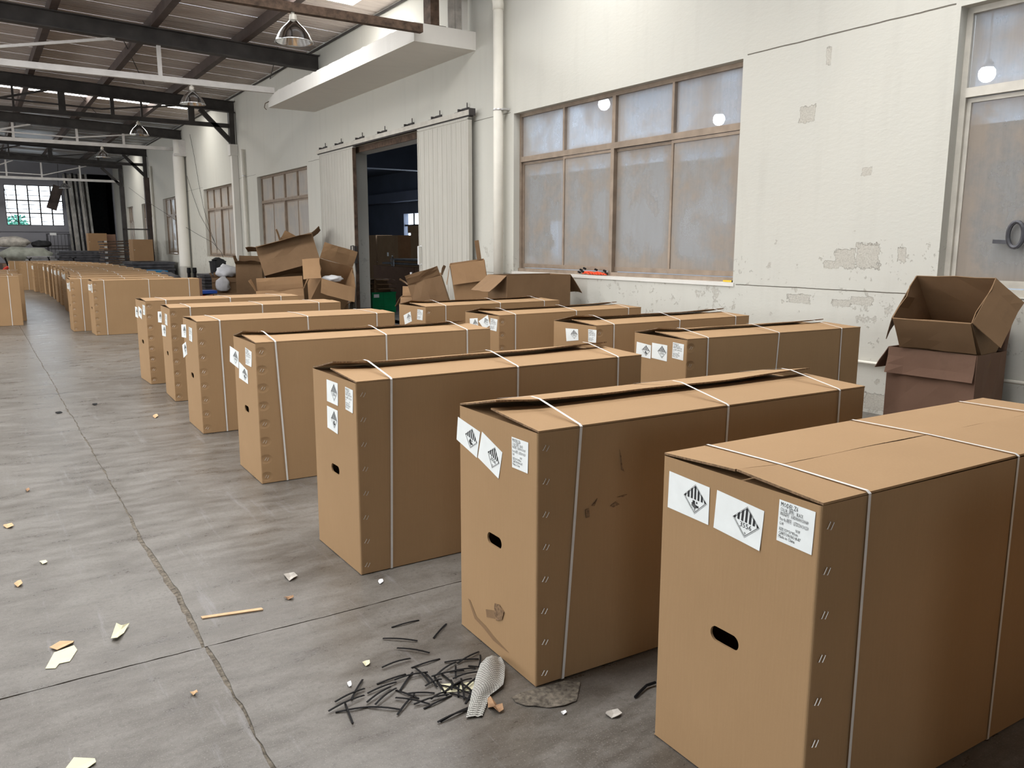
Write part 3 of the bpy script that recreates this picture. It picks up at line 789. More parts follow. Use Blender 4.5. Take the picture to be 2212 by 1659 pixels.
# ---- pipes
dp = thing('drainpipe', 'white plastic drainpipe with elbow between canopy and wide window', 'pipe', (6.36, 10.05, 0))
MB().tube([(0, 0, 0.0), (0, 0, 4.66)], 0.071, 16).build('pipe', M['whitepipe'], dp, smooth=True)
MB().tube([(0, 0, 4.64), (0, 0, 4.72), (0, 0.02, 4.80), (0.0, 0.09, 4.88), (0, 0.16, 4.94)], 0.079, 16).build('elbow', M['whitepipe'], dp, smooth=True)
MB().tube([(0, 0.15, 4.93), (0, 0.42, 5.15), (0, 0.45, 5.2)], 0.071, 16).build('upper_pipe', M['whitepipe'], dp, smooth=True)
for z in (0.9, 3.32): MB().lathe([(0.076, z - 0.012), (0.080, z), (0.076, z + 0.012)], 16).box((0.0, -0.13, z - 0.012), (0.105, -0.075, z + 0.012)).build('clamp', M['galv'], dp)
dp2 = thing('drainpipe', 'thin white drainpipe running down beside the corbelled column', 'pipe', (6.40, 23.2, 0))
MB().tube([(0, 0, 0.0), (0, 0, 4.0)], 0.05, 12).build('pipe', M['whitepipe'], dp2, smooth=True)
for z in (1.1, 3.3): MB().lathe([(0.055, z - 0.02), (0.058, z), (0.055, z + 0.02)], 12).build('clamp', M['galv'], dp2)
dp3 = thing('drainpipe', 'thin white drainpipe beside the slender dark steel column', 'pipe', (6.40, 36.9, 0))
MB().tube([(0, 0, 0.0), (0, 0, 4.6)], 0.055, 12).build('pipe', M['whitepipe'], dp3, smooth=True)
cdt = thing('conduit', 'thin white conduit running low along the chipped wall', 'pipe', (6.44, 0, 0.45))
MB().tube([(0, -6, 0.0), (0, 8.6, -0.01)], 0.014, 8).build('tube', M['whitepipe'], cdt, smooth=True)
for y in (2.2, 3.1, 5.0, 6.6): MB().box((-0.016, y - 0.012, -0.02), (0.028, y + 0.012, 0.02)).build('clip', M['whitepipe'], cdt)


# ---- loose wires on the wall
def wire(label, pts, r=0.006, name='hanging_wire', mat='black'):
    return MB().tube(pts, r, 5).build(name, M[mat], label=label, cat='wire')


wire('long thin wire drooping down the wall past the round column', [onx(px, py, 6.42) for px, py in ((410, 290), (420, 340), (430, 400), (440, 450), (455, 500), (470, 540))])
wire('thin wire slung across the wall towards the brown window', [onx(px, py, 6.31) for px, py in ((278, 405), (320, 437), (360, 462), (400, 490), (430, 508), (460, 524), (478, 545), (482, 556))])
wire('second thin wire falling from the eaves beside the round column', [onx(px, py, 6.43) for px, py in ((404, 380), (416, 420), (432, 465), (452, 500), (466, 528))])
ty = onx(604, 556, 6.42)
tyre = thing('bicycle_tyre', 'black tyre hooked on the wall above the heaped cartons', 'tyre', ty)
MB().tube([(0, math.cos(a) * 0.42, math.sin(a) * 0.30) for a in [2 * math.pi * k / 24 for k in range(25)]], 0.03, 8).build('tread', M['rubber'], tyre, smooth=True)

# ================================================================== STRAPPED CARTONS
CL, CW, CHH = 1.63, 0.53, 0.866
HOLE = (0.272, 0.425, 0.050, 0.021)          # centre y, z; half length, half height


def text_tris(s, size=1.0, align='LEFT', res=2):
    cu = bpy.data.curves.new('txt', 'FONT'); cu.body = s; cu.size = size; cu.resolution_u = res; cu.align_x = align; cu.fill_mode = 'FRONT'
    o = bpy.data.objects.new('txt', cu); COL.objects.link(o); dg = bpy.context.evaluated_depsgraph_get(); dg.update()
    me = bpy.data.meshes.new_from_object(o.evaluated_get(dg)); v = [p.co.copy() for p in me.vertices]; f = [tuple(p.vertices) for p in me.polygons]
    bpy.data.objects.remove(o); bpy.data.curves.remove(cu); bpy.data.meshes.remove(me)
    return v, f


def hazard_print(kind):
    """flat print in label space, u to the right and v downwards, both 0..1"""
    V = []; F = []

    def poly(P): b = len(V); V.extend(P); F.append(tuple(range(b, b + len(P))))
    cu, cv, du, dv = 0.67, 0.47, 0.28, 0.40

    def ring(k0, k1):
        a = [(cu, cv - dv * k0), (cu + du * k0, cv), (cu, cv + dv * k0), (cu - du * k0, cv)]; b = [(cu, cv - dv * k1), (cu + du * k1, cv), (cu, cv + dv * k1), (cu - du * k1, cv)]
        for i in range(4): poly([a[i], a[(i + 1) % 4], b[(i + 1) % 4], b[i]])
    ring(1.0, 0.975); ring(0.91, 0.865)
    for k in range(-3, 4):
        s0 = k * 2 / 7 - 0.075; s1 = k * 2 / 7 + 0.075
        s0 = max(-0.94, s0); s1 = min(0.94, s1)
        t0 = cv - dv * 0.92 * (1 - abs(s0)); t1 = cv - dv * 0.92 * (1 - abs(s1)); bt = cv + 0.005
        if s0 < 0 < s1: poly([(cu + du * s0, t0), (cu, cv - dv * 0.92), (cu + du * s1, t1), (cu + du * s1, bt), (cu + du * s0, bt)])
        else: poly([(cu + du * s0, min(t0, bt)), (cu + du * s1, min(t1, bt)), (cu + du * s1, bt), (cu + du * s0, bt)])

    def txt(s, u, v, h, sx):
        tv, tf = text_tris(s, 1.0, 'CENTER'); b = len(V)
        V.extend([(u + p.x * sx, v - p.y * h) for p in tv]); F.extend([tuple(i + b for i in f) for f in tf])
    if kind == 'number': txt('3556', cu, cv + 0.155, 0.175, 0.125)
    else:
        for (a, b, c, d) in ((-.055, .04, .0, .11), (-.075, .13, -.055, .20), (-.045, .12, -.025, .23), (-.015, .12, .005, .25), (.015, .13, .035, .24), (.035, .15, .09, .21), (-.08, .11, .0, .135)): poly([(cu + a, cv + b), (cu + c, cv + b), (cu + c, cv + d), (cu + a, cv + d)])
        poly([(cu + 0.045, cv + 0.035), (cu + 0.07, cv + 0.10), (cu + 0.02, cv + 0.10)])
    txt('9', cu, cv + dv * 0.80, 0.10, 0.07)
    return V, F


def info_print():
    V = []; F = []
    rows = [('MODEL:Z6', 0.05, 0.145, 0.155, 0.105), ('COLOR（颜色）: BLACK', 0.05, 0.255, 0.12, 0.058), ('VIN(车架号）: R1RDW30001C000689', 0.05, 0.355, 0.12, 0.0495), ('Motor No.(电机号）: Q57ZK72000C0012539', 0.05, 0.485, 0.12, 0.0425),
            ('G.W', 0.05, 0.585, 0.105, 0.062), ('N.W', 0.52, 0.635, 0.105, 0.062), ('SIZE:159*50*83cm', 0.05, 0.72, 0.105, 0.071), ('CARTON NO:8-87', 0.05, 0.815, 0.11, 0.077), ('Made in China', 0.05, 0.905, 0.11, 0.080)]
    for s, u, v, h, sx in rows:
        tv, tf = text_tris(s, 1.0, 'LEFT', 1); b = len(V)
        V.extend([(u + p.x * sx, v - p.y * h) for p in tv]); F.extend([tuple(i + b for i in f) for f in tf])
    return V, F


PR = {'number': hazard_print('number'), 'battery': hazard_print('battery'), 'info': info_print()}


def bil(q, u, v):
    tl, tr, br_, bl = q; return [(tl[k] * (1 - u) + tr[k] * u) * (1 - v) + (bl[k] * (1 - u) + br_[k] * u) * v for k in (0, 1)]


def sticker(parent, kind, quad, printed=True):
    """quad: TL, TR, BR, BL as (y, z) on the end panel"""
    nm = 'shipping_label' if kind == 'info' else 'hazard_label'
    n = 6; mb = MB(); curl = random.uniform(0.0, 0.004)
    for i in range(n + 1):
        for j in range(n + 1):
            y, z = bil(quad, i / n, j / n); mb.v.append(Vector((-0.0016 - curl * max(0, (i / n + j / n) - 1.35) ** 2, y, z)))
    for i in range(n):
        for j in range(n): a = i * (n + 1) + j; mb.f.append((a, a + 1, a + n + 2, a + n + 1))
    s = mb.build(nm, M['paper'], parent, fix=False)
    s['label'] = {'info': 'white shipping label with printed order lines', 'number': 'white hazard label with striped diamond reading 3556', 'battery': 'white hazard label with striped diamond and battery sign'}[kind]
    if printed:
        V, F = PR[kind]; p = MB()
        for u, v in V:
            y, z = bil(quad, u, v); p.v.append(Vector((-0.0024 - curl * max(0, u + v - 1.35) ** 2, y, z)))
        p.f = list(F); p.build('print', M['ink'], s, fix=False)
    return s


def carton_body_mesh():
    mb = MB(); r = 0.007; z0 = 0.004; hy, hz, ha, hb = HOLE
    # end panel (x = 0) with a hand hole
    N = 32; inner = []; outer = []
    ya, yb, za, zb = r, CW - r, z0, CHH
    for k in range(N):
        a = 2 * math.pi * k / N; c, s = math.cos(a), math.sin(a)
        sx = math.copysign(1, c) * (ha - hb) if abs(c) > 0.12 else 0
        inner.append((hy + sx + hb * c, hz + hb * s))
        tmax = 1e9
        if c > 1e-9: tmax = min(tmax, (yb - hy) / c)
        if c < -1e-9: tmax = min(tmax, (ya - hy) / c)
        if s > 1e-9: tmax = min(tmax, (zb - hz) / s)
        if s < -1e-9: tmax = min(tmax, (za - hz) / s)
        outer.append([hy + c * tmax, hz + s * tmax])
    for (cy, cz) in ((ya, za), (yb, za), (yb, zb), (ya, zb)):
        k = min(range(N), key=lambda i: (outer[i][0] - cy) ** 2 + (outer[i][1] - cz) ** 2); outer[k] = [cy, cz]
    b = len(mb.v)
    mb.v += [Vector((0, y, z)) for y, z in outer] + [Vector((0, y, z)) for y, z in inner] + [Vector((0.007, y, z)) for y, z in inner]
    for k in range(N):
        k2 = (k + 1) % N; mb.f += [(b + k, b + k2, b + N + k2, b + N + k), (b + N + k, b + N + k2, b + 2 * N + k2, b + 2 * N + k)]
    # remaining three sides, as a strip round a rounded plan
    plan = []

    def arc(cx, cy, a0, a1):
        for i in range(4): a = a0 + (a1 - a0) * i / 3; plan.append((cx + r * math.cos(a), cy + r * math.sin(a)))
    arc(r, r, math.pi, 1.5 * math.pi)
    for i in range(1, 12): plan.append((r + (CL - 2 * r) * i / 12, 0 - 0.004 * math.sin(math.pi * i / 12)))
    arc(CL - r, r, 1.5 * math.pi, 2 * math.pi); arc(CL - r, CW - r, 0, 0.5 * math.pi)
    for i in range(1, 12): plan.append((CL - r - (CL - 2 * r) * i / 12, CW + 0.004 * math.sin(math.pi * i / 12)))
    arc(r, CW - r, 0.5 * math.pi, math.pi)
    zs = [z0, 0.25, 0.55, CHH]; b = len(mb.v); K = len(plan)
    for z in zs: mb.v += [Vector((x, y, z)) for x, y in plan]
    for j in range(len(zs) - 1):
        for k in range(K - 1): mb.f.append((b + j * K + k, b + j * K + k + 1, b + (j + 1) * K + k + 1, b + (j + 1) * K + k))
    # bottom
    mb.add([(0.0, 0.0, z0), (CL, 0.0, z0), (CL, CW, z0), (0.0, CW, z0)], [(0, 1, 2, 3)])
    return mb.mesh('carton_body', M['card'])


BODY = carton_body_mesh()
BODY_DENT = BODY.copy(); BODY_DENT.materials[0] = M['card_dent']


def flap_mesh(y_hinge, y_free, rise, x0, x1, wob, seed):
    """one long top flap; corrugated edge material on its rim"""
    n = 26; m_ = 4; mb = MB(); t_ = 0.006
    for lay in (0, 1):
        for i in range(n + 1):
            x = x0 + (x1 - x0) * i / n
            for j in range(m_ + 1):
                f = j / m_; y = y_hinge + (y_free - y_hinge) * f + (noise.noise(Vector((x * 5, seed, 0))) * 0.004 if j == m_ else 0)
                lift = rise * (f ** 1.15) * (1 - 0.25 * math.sin(math.pi * i / n)) + wob * noise.noise(Vector((x * 2.2, seed + 3, f))) * f
                end = 0.010 * f * max(0, 1 - i / n * 9)
                mb.v.append(Vector((x, y, CHH + 0.001 + max(0, lift + end) + lay * t_)))
    w_ = m_ + 1; L = (n + 1) * w_
    faces = []
    for i in range(n):
        for j in range(m_):
            a = i * w_ + j; faces.append((a, a + 1, a + w_ + 1, a + w_)); faces.append((L + a, L + a + w_, L + a + w_ + 1, L + a + 1))
    top = len(faces)
    for i in range(n):
        for j in (0, m_): a = i * w_ + j; faces.append((a, a + w_, L + a + w_, L + a))
    for j in range(m_):
        for i in (0, n): a = i * w_ + j; faces.append((a, a + 1, L + a + 1, L + a))
    mb.f = faces; me = mb.mesh('flap', [M['card_flap'], M['card_edge']])
    for k, p in enumerate(me.polygons):
        if k >= top and not (top <= k < top + 2 * n and (k - top) % 2 == 0): p.material_index = 1
    return me


FLAPS = {}
for st in ('raised', 'flush', 'raised2'):
    if st == 'raised': FLAPS[st] = (flap_mesh(0.0, CW * 0.57, 0.012, 0.004, CL - 0.002, 0.003, 1.0), flap_mesh(CW, CW * 0.50, 0.046, 0.003, CL * 0.985, 0.006, 2.0), 0.056)
    if st == 'raised2': FLAPS[st] = (flap_mesh(0.0, CW * 0.60, 0.010, 0.004, CL - 0.002, 0.003, 5.0), flap_mesh(CW, CW * 0.55, 0.036, 0.003, CL * 0.97, 0.008, 6.0), 0.045)
    if st == 'flush': FLAPS[st] = (flap_mesh(0.0, CW * 0.495, 0.007, 0.004, CL - 0.002, 0.003, 8.0), flap_mesh(CW, CW * 0.505, 0.005, 0.003, CL - 0.004, 0.004, 9.0), 0.015)


def strap_mesh(x, dx, ridge, ymid):
    """band round the carton at x; dx = sideways lean at the bottom"""
    wd, g = 0.0052, 0.0022; zt = CHH + 0.010
    pts = [(0, dx, 0.0012), (CW, dx, 0.0012), (CW + g + 0.0055, dx, 0.005), (CW + g + 0.0055, dx * 0.5, CHH * 0.5), (CW + g + 0.004, 0, zt - 0.005), (CW - 0.003, 0, zt + 0.001), (ymid + 0.03, 0, CHH + ridge), (ymid - 0.02, 0, CHH + ridge), (0.003, 0, zt + 0.001), (-g - 0.004, 0, zt - 0.005), (-g - 0.0055, dx * 0.5, CHH * 0.5), (-g - 0.0055, dx, 0.005)]
    mb = MB()
    for (y, o, z) in pts:
        mb.v += [Vector((x + o - wd, y, z)), Vector((x + o + wd, y, z))]
    n = len(pts)
    for i in range(n): a = 2 * i; b = 2 * ((i + 1) % n); mb.f.append((a, a + 1, b + 1, b))
    return mb.mesh('strap', M['strap'])


def staple_mesh():
    mb = MB()
    for s in (-1, 1):
        c = Vector((0, -0.0025, s * 0.004)); d = Vector((0.010, 0, 0.016)).normalized() * 0.0095; c = Vector((s * 0.0065, -0.0025, -s * 0.002))
        mb.tube([c - d + Vector((0, 0.003, 0)), c - d, c + d, c + d + Vector((0, 0.003, 0))], 0.0011, 4)
    return mb.mesh('staple', M['wire'])


STAPLE = staple_mesh()
INNER = MB().box((0.008, 0.01, CHH - 0.012), (CW * 0.5, CW - 0.01, CHH - 0.007)).mesh('inner_flap', M['card_flap'])


class Frame2:
    def __init__(s, x, y, deg):
        a = math.radians(deg); s.o = Vector((x, y, 0)); s.ex = Vector((math.cos(a), math.sin(a), 0)); s.ey = Vector((-math.sin(a), math.cos(a), 0)); s.deg = deg

    def end(s, px, py):
        d = ray(px, py); t_ = (s.o - CAM).dot(s.ex) / d.dot(s.ex); P = CAM + d * t_ - s.o; return (P.dot(s.ey), P.z)

    def side(s, px, py):
        d = ray(px, py); t_ = (s.o - CAM).dot(s.ey) / d.dot(s.ey); P = CAM + d * t_ - s.o; return (P.dot(s.ex), P.z)


DEF_LAB = [('battery', ((0.49, 0.80), (0.35, 0.80), (0.35, 0.70), (0.49, 0.70))), ('number', ((0.33, 0.80), (0.19, 0.80), (0.19, 0.70), (0.33, 0.70))), ('info', ((0.13, 0.82), (0.02, 0.82), (0.02, 0.68), (0.13, 0.68)))]
GROUP = 'strapped cartons standing in rows'


def carton(x, y, deg, label, style='raised', labels=None, straps=(0.165, 0.83, 1.46), lean=(0, 0, 0), printed=True, staples=True, group=GROUP, dent=True):
    fr = Frame2(x, y, deg)
    o = thing('strapped_carton', label, 'carton', (x, y, 0), (0, 0, math.radians(deg)), group)
    ob('body', BODY_DENT if dent else BODY, o)
    f1, f2, ridge = FLAPS[style]; ob('flap', f1, o); ob('flap', f2, o)
    ob('inner_flap', INNER, o); ob('inner_flap', INNER, o, loc=(CL - CW * 0.5 - 0.008, 0, 0))
    for s, l in zip(straps, lean): ob('strap', strap_mesh(s, l, ridge, CW * 0.5), o)
    if staples:
        for i in range(8): ob('staple', STAPLE, o, loc=(0.032 + random.uniform(-.003, .003), -0.0015, 0.045 + 0.11 * i))
    if labels is None:
        labels = DEF_LAB; dy, dz = random.uniform(-0.012, 0.012), random.uniform(-0.03, 0.01)
        for k, q in labels: sticker(o, k, [(a + dy, b + dz + random.uniform(-.006, .006)) for a, b in q], printed)
    else:
        for k, q in labels: sticker(o, k, [fr.end(*p) for p in q], printed)
    return o, fr


N_, B_, I_ = 'number', 'battery', 'info'
front, fA = carton(1.56, 1.09, -1.8, 'strapped carton with flat closed lid and two large level hazard labels on its end', 'flush',
                   [(B_, ((1447, 1017), (1534, 1053), (1531, 1134), (1443, 1095))), (N_, ((1550, 1058), (1652, 1104), (1642, 1190), (1542, 1139))), (I_, ((1685, 1078), (1763, 1106), (1754, 1199), (1678, 1166)))], dent=False)
carton(1.72, -0.02, -1.0, 'unseen strapped carton nearest the viewer, added to shade the flat-lidded one', 'flush', None, dent=False)  # out of view, added for the shadow it casts on the flat-lidded carton
torn, fB = carton(1.43, 2.03, -2.0, 'strapped carton with two tilted overlapping hazard labels and a torn gash low on its end', 'raised',
                  [(B_, ((990, 900), (1038, 933), (1031, 989), (987, 949))), (N_, ((1042, 932), (1086, 977), (1078, 1034), (1033, 988))), (I_, ((1106, 943), (1142, 956), (1141, 1023), (1107, 1009)))], lean=(-0.06, -0.02, 0), dent=False)
for P in (((1012, 1293), (1016, 1296), (1030, 1332), (1050, 1352), (1072, 1380), (1100, 1410), (1094, 1406), (1066, 1383), (1045, 1356), (1026, 1336)), ((1050, 1316), (1072, 1319), (1070, 1336), (1052, 1333))):
    MB().plate([Vector((-0.0006, *fB.end(*p))) for p in P], 0.001, (-1, 0, 0)).build('tear', M['card_old'], torn)
for P in (((1070, 1303), (1080, 1306), (1090, 1322), (1086, 1338), (1074, 1340), (1069, 1328)),):
    MB().plate([Vector((-0.0012, *fB.end(*p))) for p in P], 0.003, (-1, 0, 0)).build('tear', M['card_edge'], torn)
for P in (((1336, 970), (1340, 985), (1342, 1008), (1347, 1018), (1340, 1014), (1338, 990)), ((1262, 1100), (1270, 1097), (1272, 1116), (1264, 1118)), ((1276, 1092), (1286, 1082), (1288, 1075), (1282, 1092)), ((1316, 1092), (1328, 1083), (1336, 1088), (1322, 1095)), ((1330, 1073), (1352, 1067), (1346, 1072))):
    MB().plate([Vector((q[0], -0.0052, q[1])) for q in [fB.side(*p) for p in P]], 0.0012, (0, -1, 0)).build('tear', M['card_edge'], torn)
carton(1.31, 3.21, 0.0, 'strapped carton with two hazard labels one above the other, next behind the gashed carton', 'raised',
       [(N_, ((706, 819), (730, 828), (731, 877), (707, 866))), (B_, ((707, 876), (730, 887), (731, 938), (708, 923))), (I_, ((746, 835), (763, 843), (763, 893), (747, 884)))], lean=(-0.02, -0.01, 0), dent=False)
carton(1.35, 4.84, -1.0, 'strapped carton whose two hazard labels step down diagonally, one corner touching', 'raised2',
       [(N_, ((497, 747), (516, 760), (516, 796), (497, 781))), (B_, ((517, 781), (535, 800), (537, 830), (517, 816))), (I_, ((530, 750), (544, 760), (544, 793), (531, 787)))], straps=(0.12, 0.84, 1.44), lean=(0.035, 0, 0))
carton(1.36, 6.42, -1.0, 'strapped carton with its lower hazard label tilted, fifth along the aisle side', 'flush',
       [(N_, ((392, 701), (402, 701), (403, 730), (393, 728))), (B_, ((394, 745), (402, 738), (405, 765), (397, 773))), (I_, ((408, 706), (415, 709), (416, 739), (409, 735)))], straps=(0.17, 0.86, 1.46), lean=(0.01, 0.02, 0))
carton(1.45, 7.92, -2.0, 'strapped carton with dented lid edge, sixth along the aisle side', 'flush',
       [(N_, ((341, 673), (349, 673), (350, 697), (342, 696))), (B_, ((349, 701), (358, 703), (359, 727), (351, 725))), (I_, ((356, 677), (361, 679), (362, 704), (357, 700)))], straps=(0.18, 0.84, 1.40))
carton(1.43, 9.05, 1.5, 'strapped carton with two crossed hazard labels, last of the near group along the aisle', 'flush',
       [(B_, ((292, 662), (297, 664), (299, 687), (293, 684))), (N_, ((299, 661), (306, 668), (307, 690), (300, 682))), (I_, ((308, 658), (313, 660), (314, 681), (309, 679)))], straps=(0.2, 0.86, 1.42))
carton(3.67, 3.6, -4.0, 'strapped carton in the wall-side row, the one nearest the upright open boxes', 'raised2',
       [(B_, ((1376, 738), (1407, 746), (1406, 775), (1374, 768))), (N_, ((1409, 740), (1442, 746), (1441, 781), (1408, 773))), (I_, ((1454, 739), (1478, 744), (1476, 779), (1452, 773)))], straps=(0.17, 0.80, 1.42), lean=(0, -0.05, 0))
carton(3.74, 4.58, -0.5, 'strapped carton in the wall-side row with a scuff beside its shipping label', 'raised',
       [(N_, ((1222, 709), (1249, 711), (1250, 735), (1224, 737))), (B_, ((1209, 749), (1233, 748), (1235, 775), (1211, 776))), (I_, ((1271, 711), (1289, 713), (1288, 741), (1271, 738)))], lean=(0, -0.03, 0))
carton(3.60, 5.68, 2.0, 'strapped carton in the wall-side row with one hazard label turned askew', 'raised2',
       [(B_, ((1015, 688), (1032, 687), (1034, 712), (1016, 715))), (N_, ((1034, 694), (1054, 680), (1059, 703), (1046, 711))), (I_, ((1060, 687), (1075, 690), (1073, 716), (1058, 712)))])
carton(3.52, 6.85, 2.5, 'strapped carton in the wall-side row with a single tilted hazard label', 'raised2',
       [(N_, ((872, 681), (887, 673), (890, 694), (875, 701))), (I_, ((902, 668), (914, 670), (913, 692), (901, 690)))], straps=(0.22, 0.86, 1.42))
# far group on the same side of the aisle
carton(1.53, 14.45, 1.0, 'first carton of the far right group, showing three labels on its end', 'flush', None, printed=True)
carton(1.29, 15.3, 0.5, 'second carton of the far right group, jutting out into the aisle', 'flush', None)
far = [(1.40, 16.4, 0), (1.50, 17.6, 1), (1.58, 18.7, -1), (1.60, 19.9, 1), (1.66, 21.0, 0), (1.66, 22.05, 0), (1.68, 23.3, 1), (1.70, 24.75, -1), (1.69, 25.9, 0), (1.66, 27.1, 0), (1.56, 28.0, -3), (1.48, 28.75, 2), (1.22, 30.0, -12), (1.20, 31.0, -4), (0.95, 31.9, 0)]
ORD = ('third', 'fourth', 'fifth', 'sixth', 'seventh', 'eighth', 'ninth', 'tenth', 'eleventh', 'twelfth', 'thirteenth', 'fourteenth', 'fifteenth', 'sixteenth', 'seventeenth')
for k, (x, y, a) in enumerate(far):
    carton(x, y, a, ORD[k] + ' carton of the far right group, counted back from its three-label front carton', 'flush', None, printed=False, staples=y < 28, group='cartons deep in the far right group')
lft = [(0.64, 17.0, 0), (0.74, 17.95, 0.5), (0.70, 18.75, 0), (0.56, 19.5, -0.5), (0.74, 20.3, 0), (0.80, 21.2, 0.5), (0.45, 22.3, 0), (0.40, 23.6, -1)]
for i, (x, y, a) in enumerate(lft):
    carton(x - CL, y, a, 'foremost strapped carton of the row across the aisle' if i == 0 else (('second',) + ORD)[i - 1] + ' strapped carton back in the row across the aisle', 'flush', [], printed=False, staples=False, group='cartons in the row across the aisle')


# ================================================================== OPEN, DISCARDED CARTONS
def open_carton(name, label, dims, loc, rot, flaps, mat='card_old', flen=None, group='open discarded cartons', warp=0.012, seed=0):
    """dims = (x, y, z); flaps = opening angles of -x, +x, -y, +y flaps (0 upright, 90 level, 180 folded down), None = missing"""
    wx, wy, h = dims; t_ = 0.006
    o = thing(name, label, 'carton', loc, rot, group)
    m_ = M[mat]
    mb = MB()
    n = 4

    def wall(a, b, nrm):
        a = Vector(a); b = Vector(b); nrm = Vector(nrm); base = len(mb.v)
        for lay in (0, 1):
            for i in range(n + 1):
                for j in range(n + 1):
                    p = a.lerp(b, i / n) + Vector((0, 0, h * j / n)); k = math.sin(math.pi * i / n) * (j / n) * warp
                    k *= noise.noise(Vector((i * 0.7 + seed * 3.1, j * 0.6, nrm.x * 3 + nrm.y * 7 + seed))) * 2.2
                    mb.v.append(p + nrm * (k - lay * t_))
        w_ = n + 1; L = w_ * w_
        for i in range(n):
            for j in range(n):
                q = i * w_ + j; mb.f.append((base + q, base + q + 1, base + q + w_ + 1, base + q + w_)); mb.f.append((base + L + q, base + L + q + w_, base + L + q + w_ + 1, base + L + q + 1))
        for i in range(n): q = i * w_ + n; mb.f.append((base + q, base + q + w_, base + L + q + w_, base + L + q))
    x, y = wx / 2, wy / 2
    wall((-x, -y, 0), (x, -y, 0), (0, -1, 0)); wall((x, -y, 0), (x, y, 0), (1, 0, 0)); wall((x, y, 0), (-x, y, 0), (0, 1, 0)); wall((-x, y, 0), (-x, -y, 0), (-1, 0, 0))
    mb.box((-x + t_, -y + t_, 0.0), (x - t_, y - t_, t_))
    mb.build('body', m_, o)
    fl_ = flen or min(wx, wy) * 0.5
    for k, ang in enumerate(flaps):
        if ang is None: continue
        if k < 2: s = -1 if k == 0 else 1; hinge = Vector((s * x, 0, h)); out = Vector((s, 0, 0)); along = Vector((0, 1, 0)); half = y - 0.006
        else: s = -1 if k == 2 else 1; hinge = Vector((0, s * y, h)); out = Vector((0, s, 0)); along = Vector((1, 0, 0)); half = x - 0.006
        a = math.radians(ang); d = Vector((0, 0, 1)) * math.cos(a) + out * math.sin(a); nr = out * math.cos(a) - Vector((0, 0, 1)) * math.sin(a)
        f = MB(); m2 = 5
        off = out * 0.004
        for lay in (0, 1):
            for i in range(m2 + 1):
                for j in range(4):
                    u = -1 + 2 * i / m2; v = j / 3; bend = warp * 1.6 * noise.noise(Vector((u * 1.3 + seed, v, k + seed))) * v + 0.02 * v * v * (1 if ang < 120 else 0)
                    f.v.append(hinge + off + along * (u * half) + d * (fl_ * v) + nr * (bend + (0.005 if lay else 0)))
        L = (m2 + 1) * 4
        for i in range(m2):
            for j in range(3): q = i * 4 + j; f.f += [(q, q + 1, q + 5, q + 4), (L + q, L + q + 4, L + q + 5, L + q + 1)]
            for j in (0, 3): q = i * 4 + j; f.f.append((q, q + 4, L + q + 4, L + q))
        for j in range(3):
            for i in (0, m2): q = i * 4 + j; f.f.append((q, q + 1, L + q + 1, L + q))
        f.build('flap', m_, o)
    return o


R_ = math.radians
# the two boxes stacked by the wall
s1 = open_carton('packing_carton', 'tall worn reddish carton with folded-down flap, standing by the wall under another box', (0.46, 0.66, 0.68), (6.12, 3.30, 0), (0, 0, R_(3)), (172, 8, None, 150), 'card_red', 0.20, warp=0.02, seed=2)
MB().box((-0.233, 0.18, 0.14), (-0.2315, 0.06, 0.20)).build('smudged_print', M['ink'], s1)
open_carton('packing_carton', 'empty box with spread flaps tipped towards the aisle on top of the worn carton', (0.46, 0.56, 0.50), (6.22, 3.27, 0.70), (0, R_(-42), R_(6)), (172, None, 150, 155), 'card_old', 0.27, warp=0.014, seed=5)
# three by the drainpipe
V2 = R_(-30)
g1 = open_carton('packing_carton', 'tall carton with a folded-over front flap and one strip sticking up, leaning by the drainpipe', (0.47, 0.40, 1.20), (5.78, 9.62, 0.035), (R_(2), R_(-8), V2), (162, None, 170, None), 'card_lite', 0.27, seed=9)
MB().box((0.14, 0.16, 1.19), (0.20, 0.166, 1.46)).build('upright_strip', M['card_old'], g1)
MB().box((-0.22, -0.207, 0.56), (0.20, -0.2045, 0.66)).build('black_print_band', M['ink'], g1)
open_carton('packing_carton', 'crumpled open carton half hidden behind the tall one beside the sliding door', (0.50, 0.42, 0.92), (5.72, 10.55, 0.06), (R_(-4), R_(-17), V2), (30, 30, 20, 60), 'card_old', 0.14, warp=0.03, seed=12)
open_carton('packing_carton', 'wide open carton with drooping end flaps standing under the window sill', (0.92, 0.46, 1.09), (5.74, 8.35, 0), (0, 0, R_(-2)), (128, 140, None, None), 'card_old', 0.30, seed=15)
open_carton('packing_carton', 'low crushed carton with folded flaps on the floor before the doorway', (0.36, 0.36, 0.66), (5.62, 11.35, 0), (0, 0, V2), (150, 30, 120, 20), 'card_lite', 0.16, seed=17)
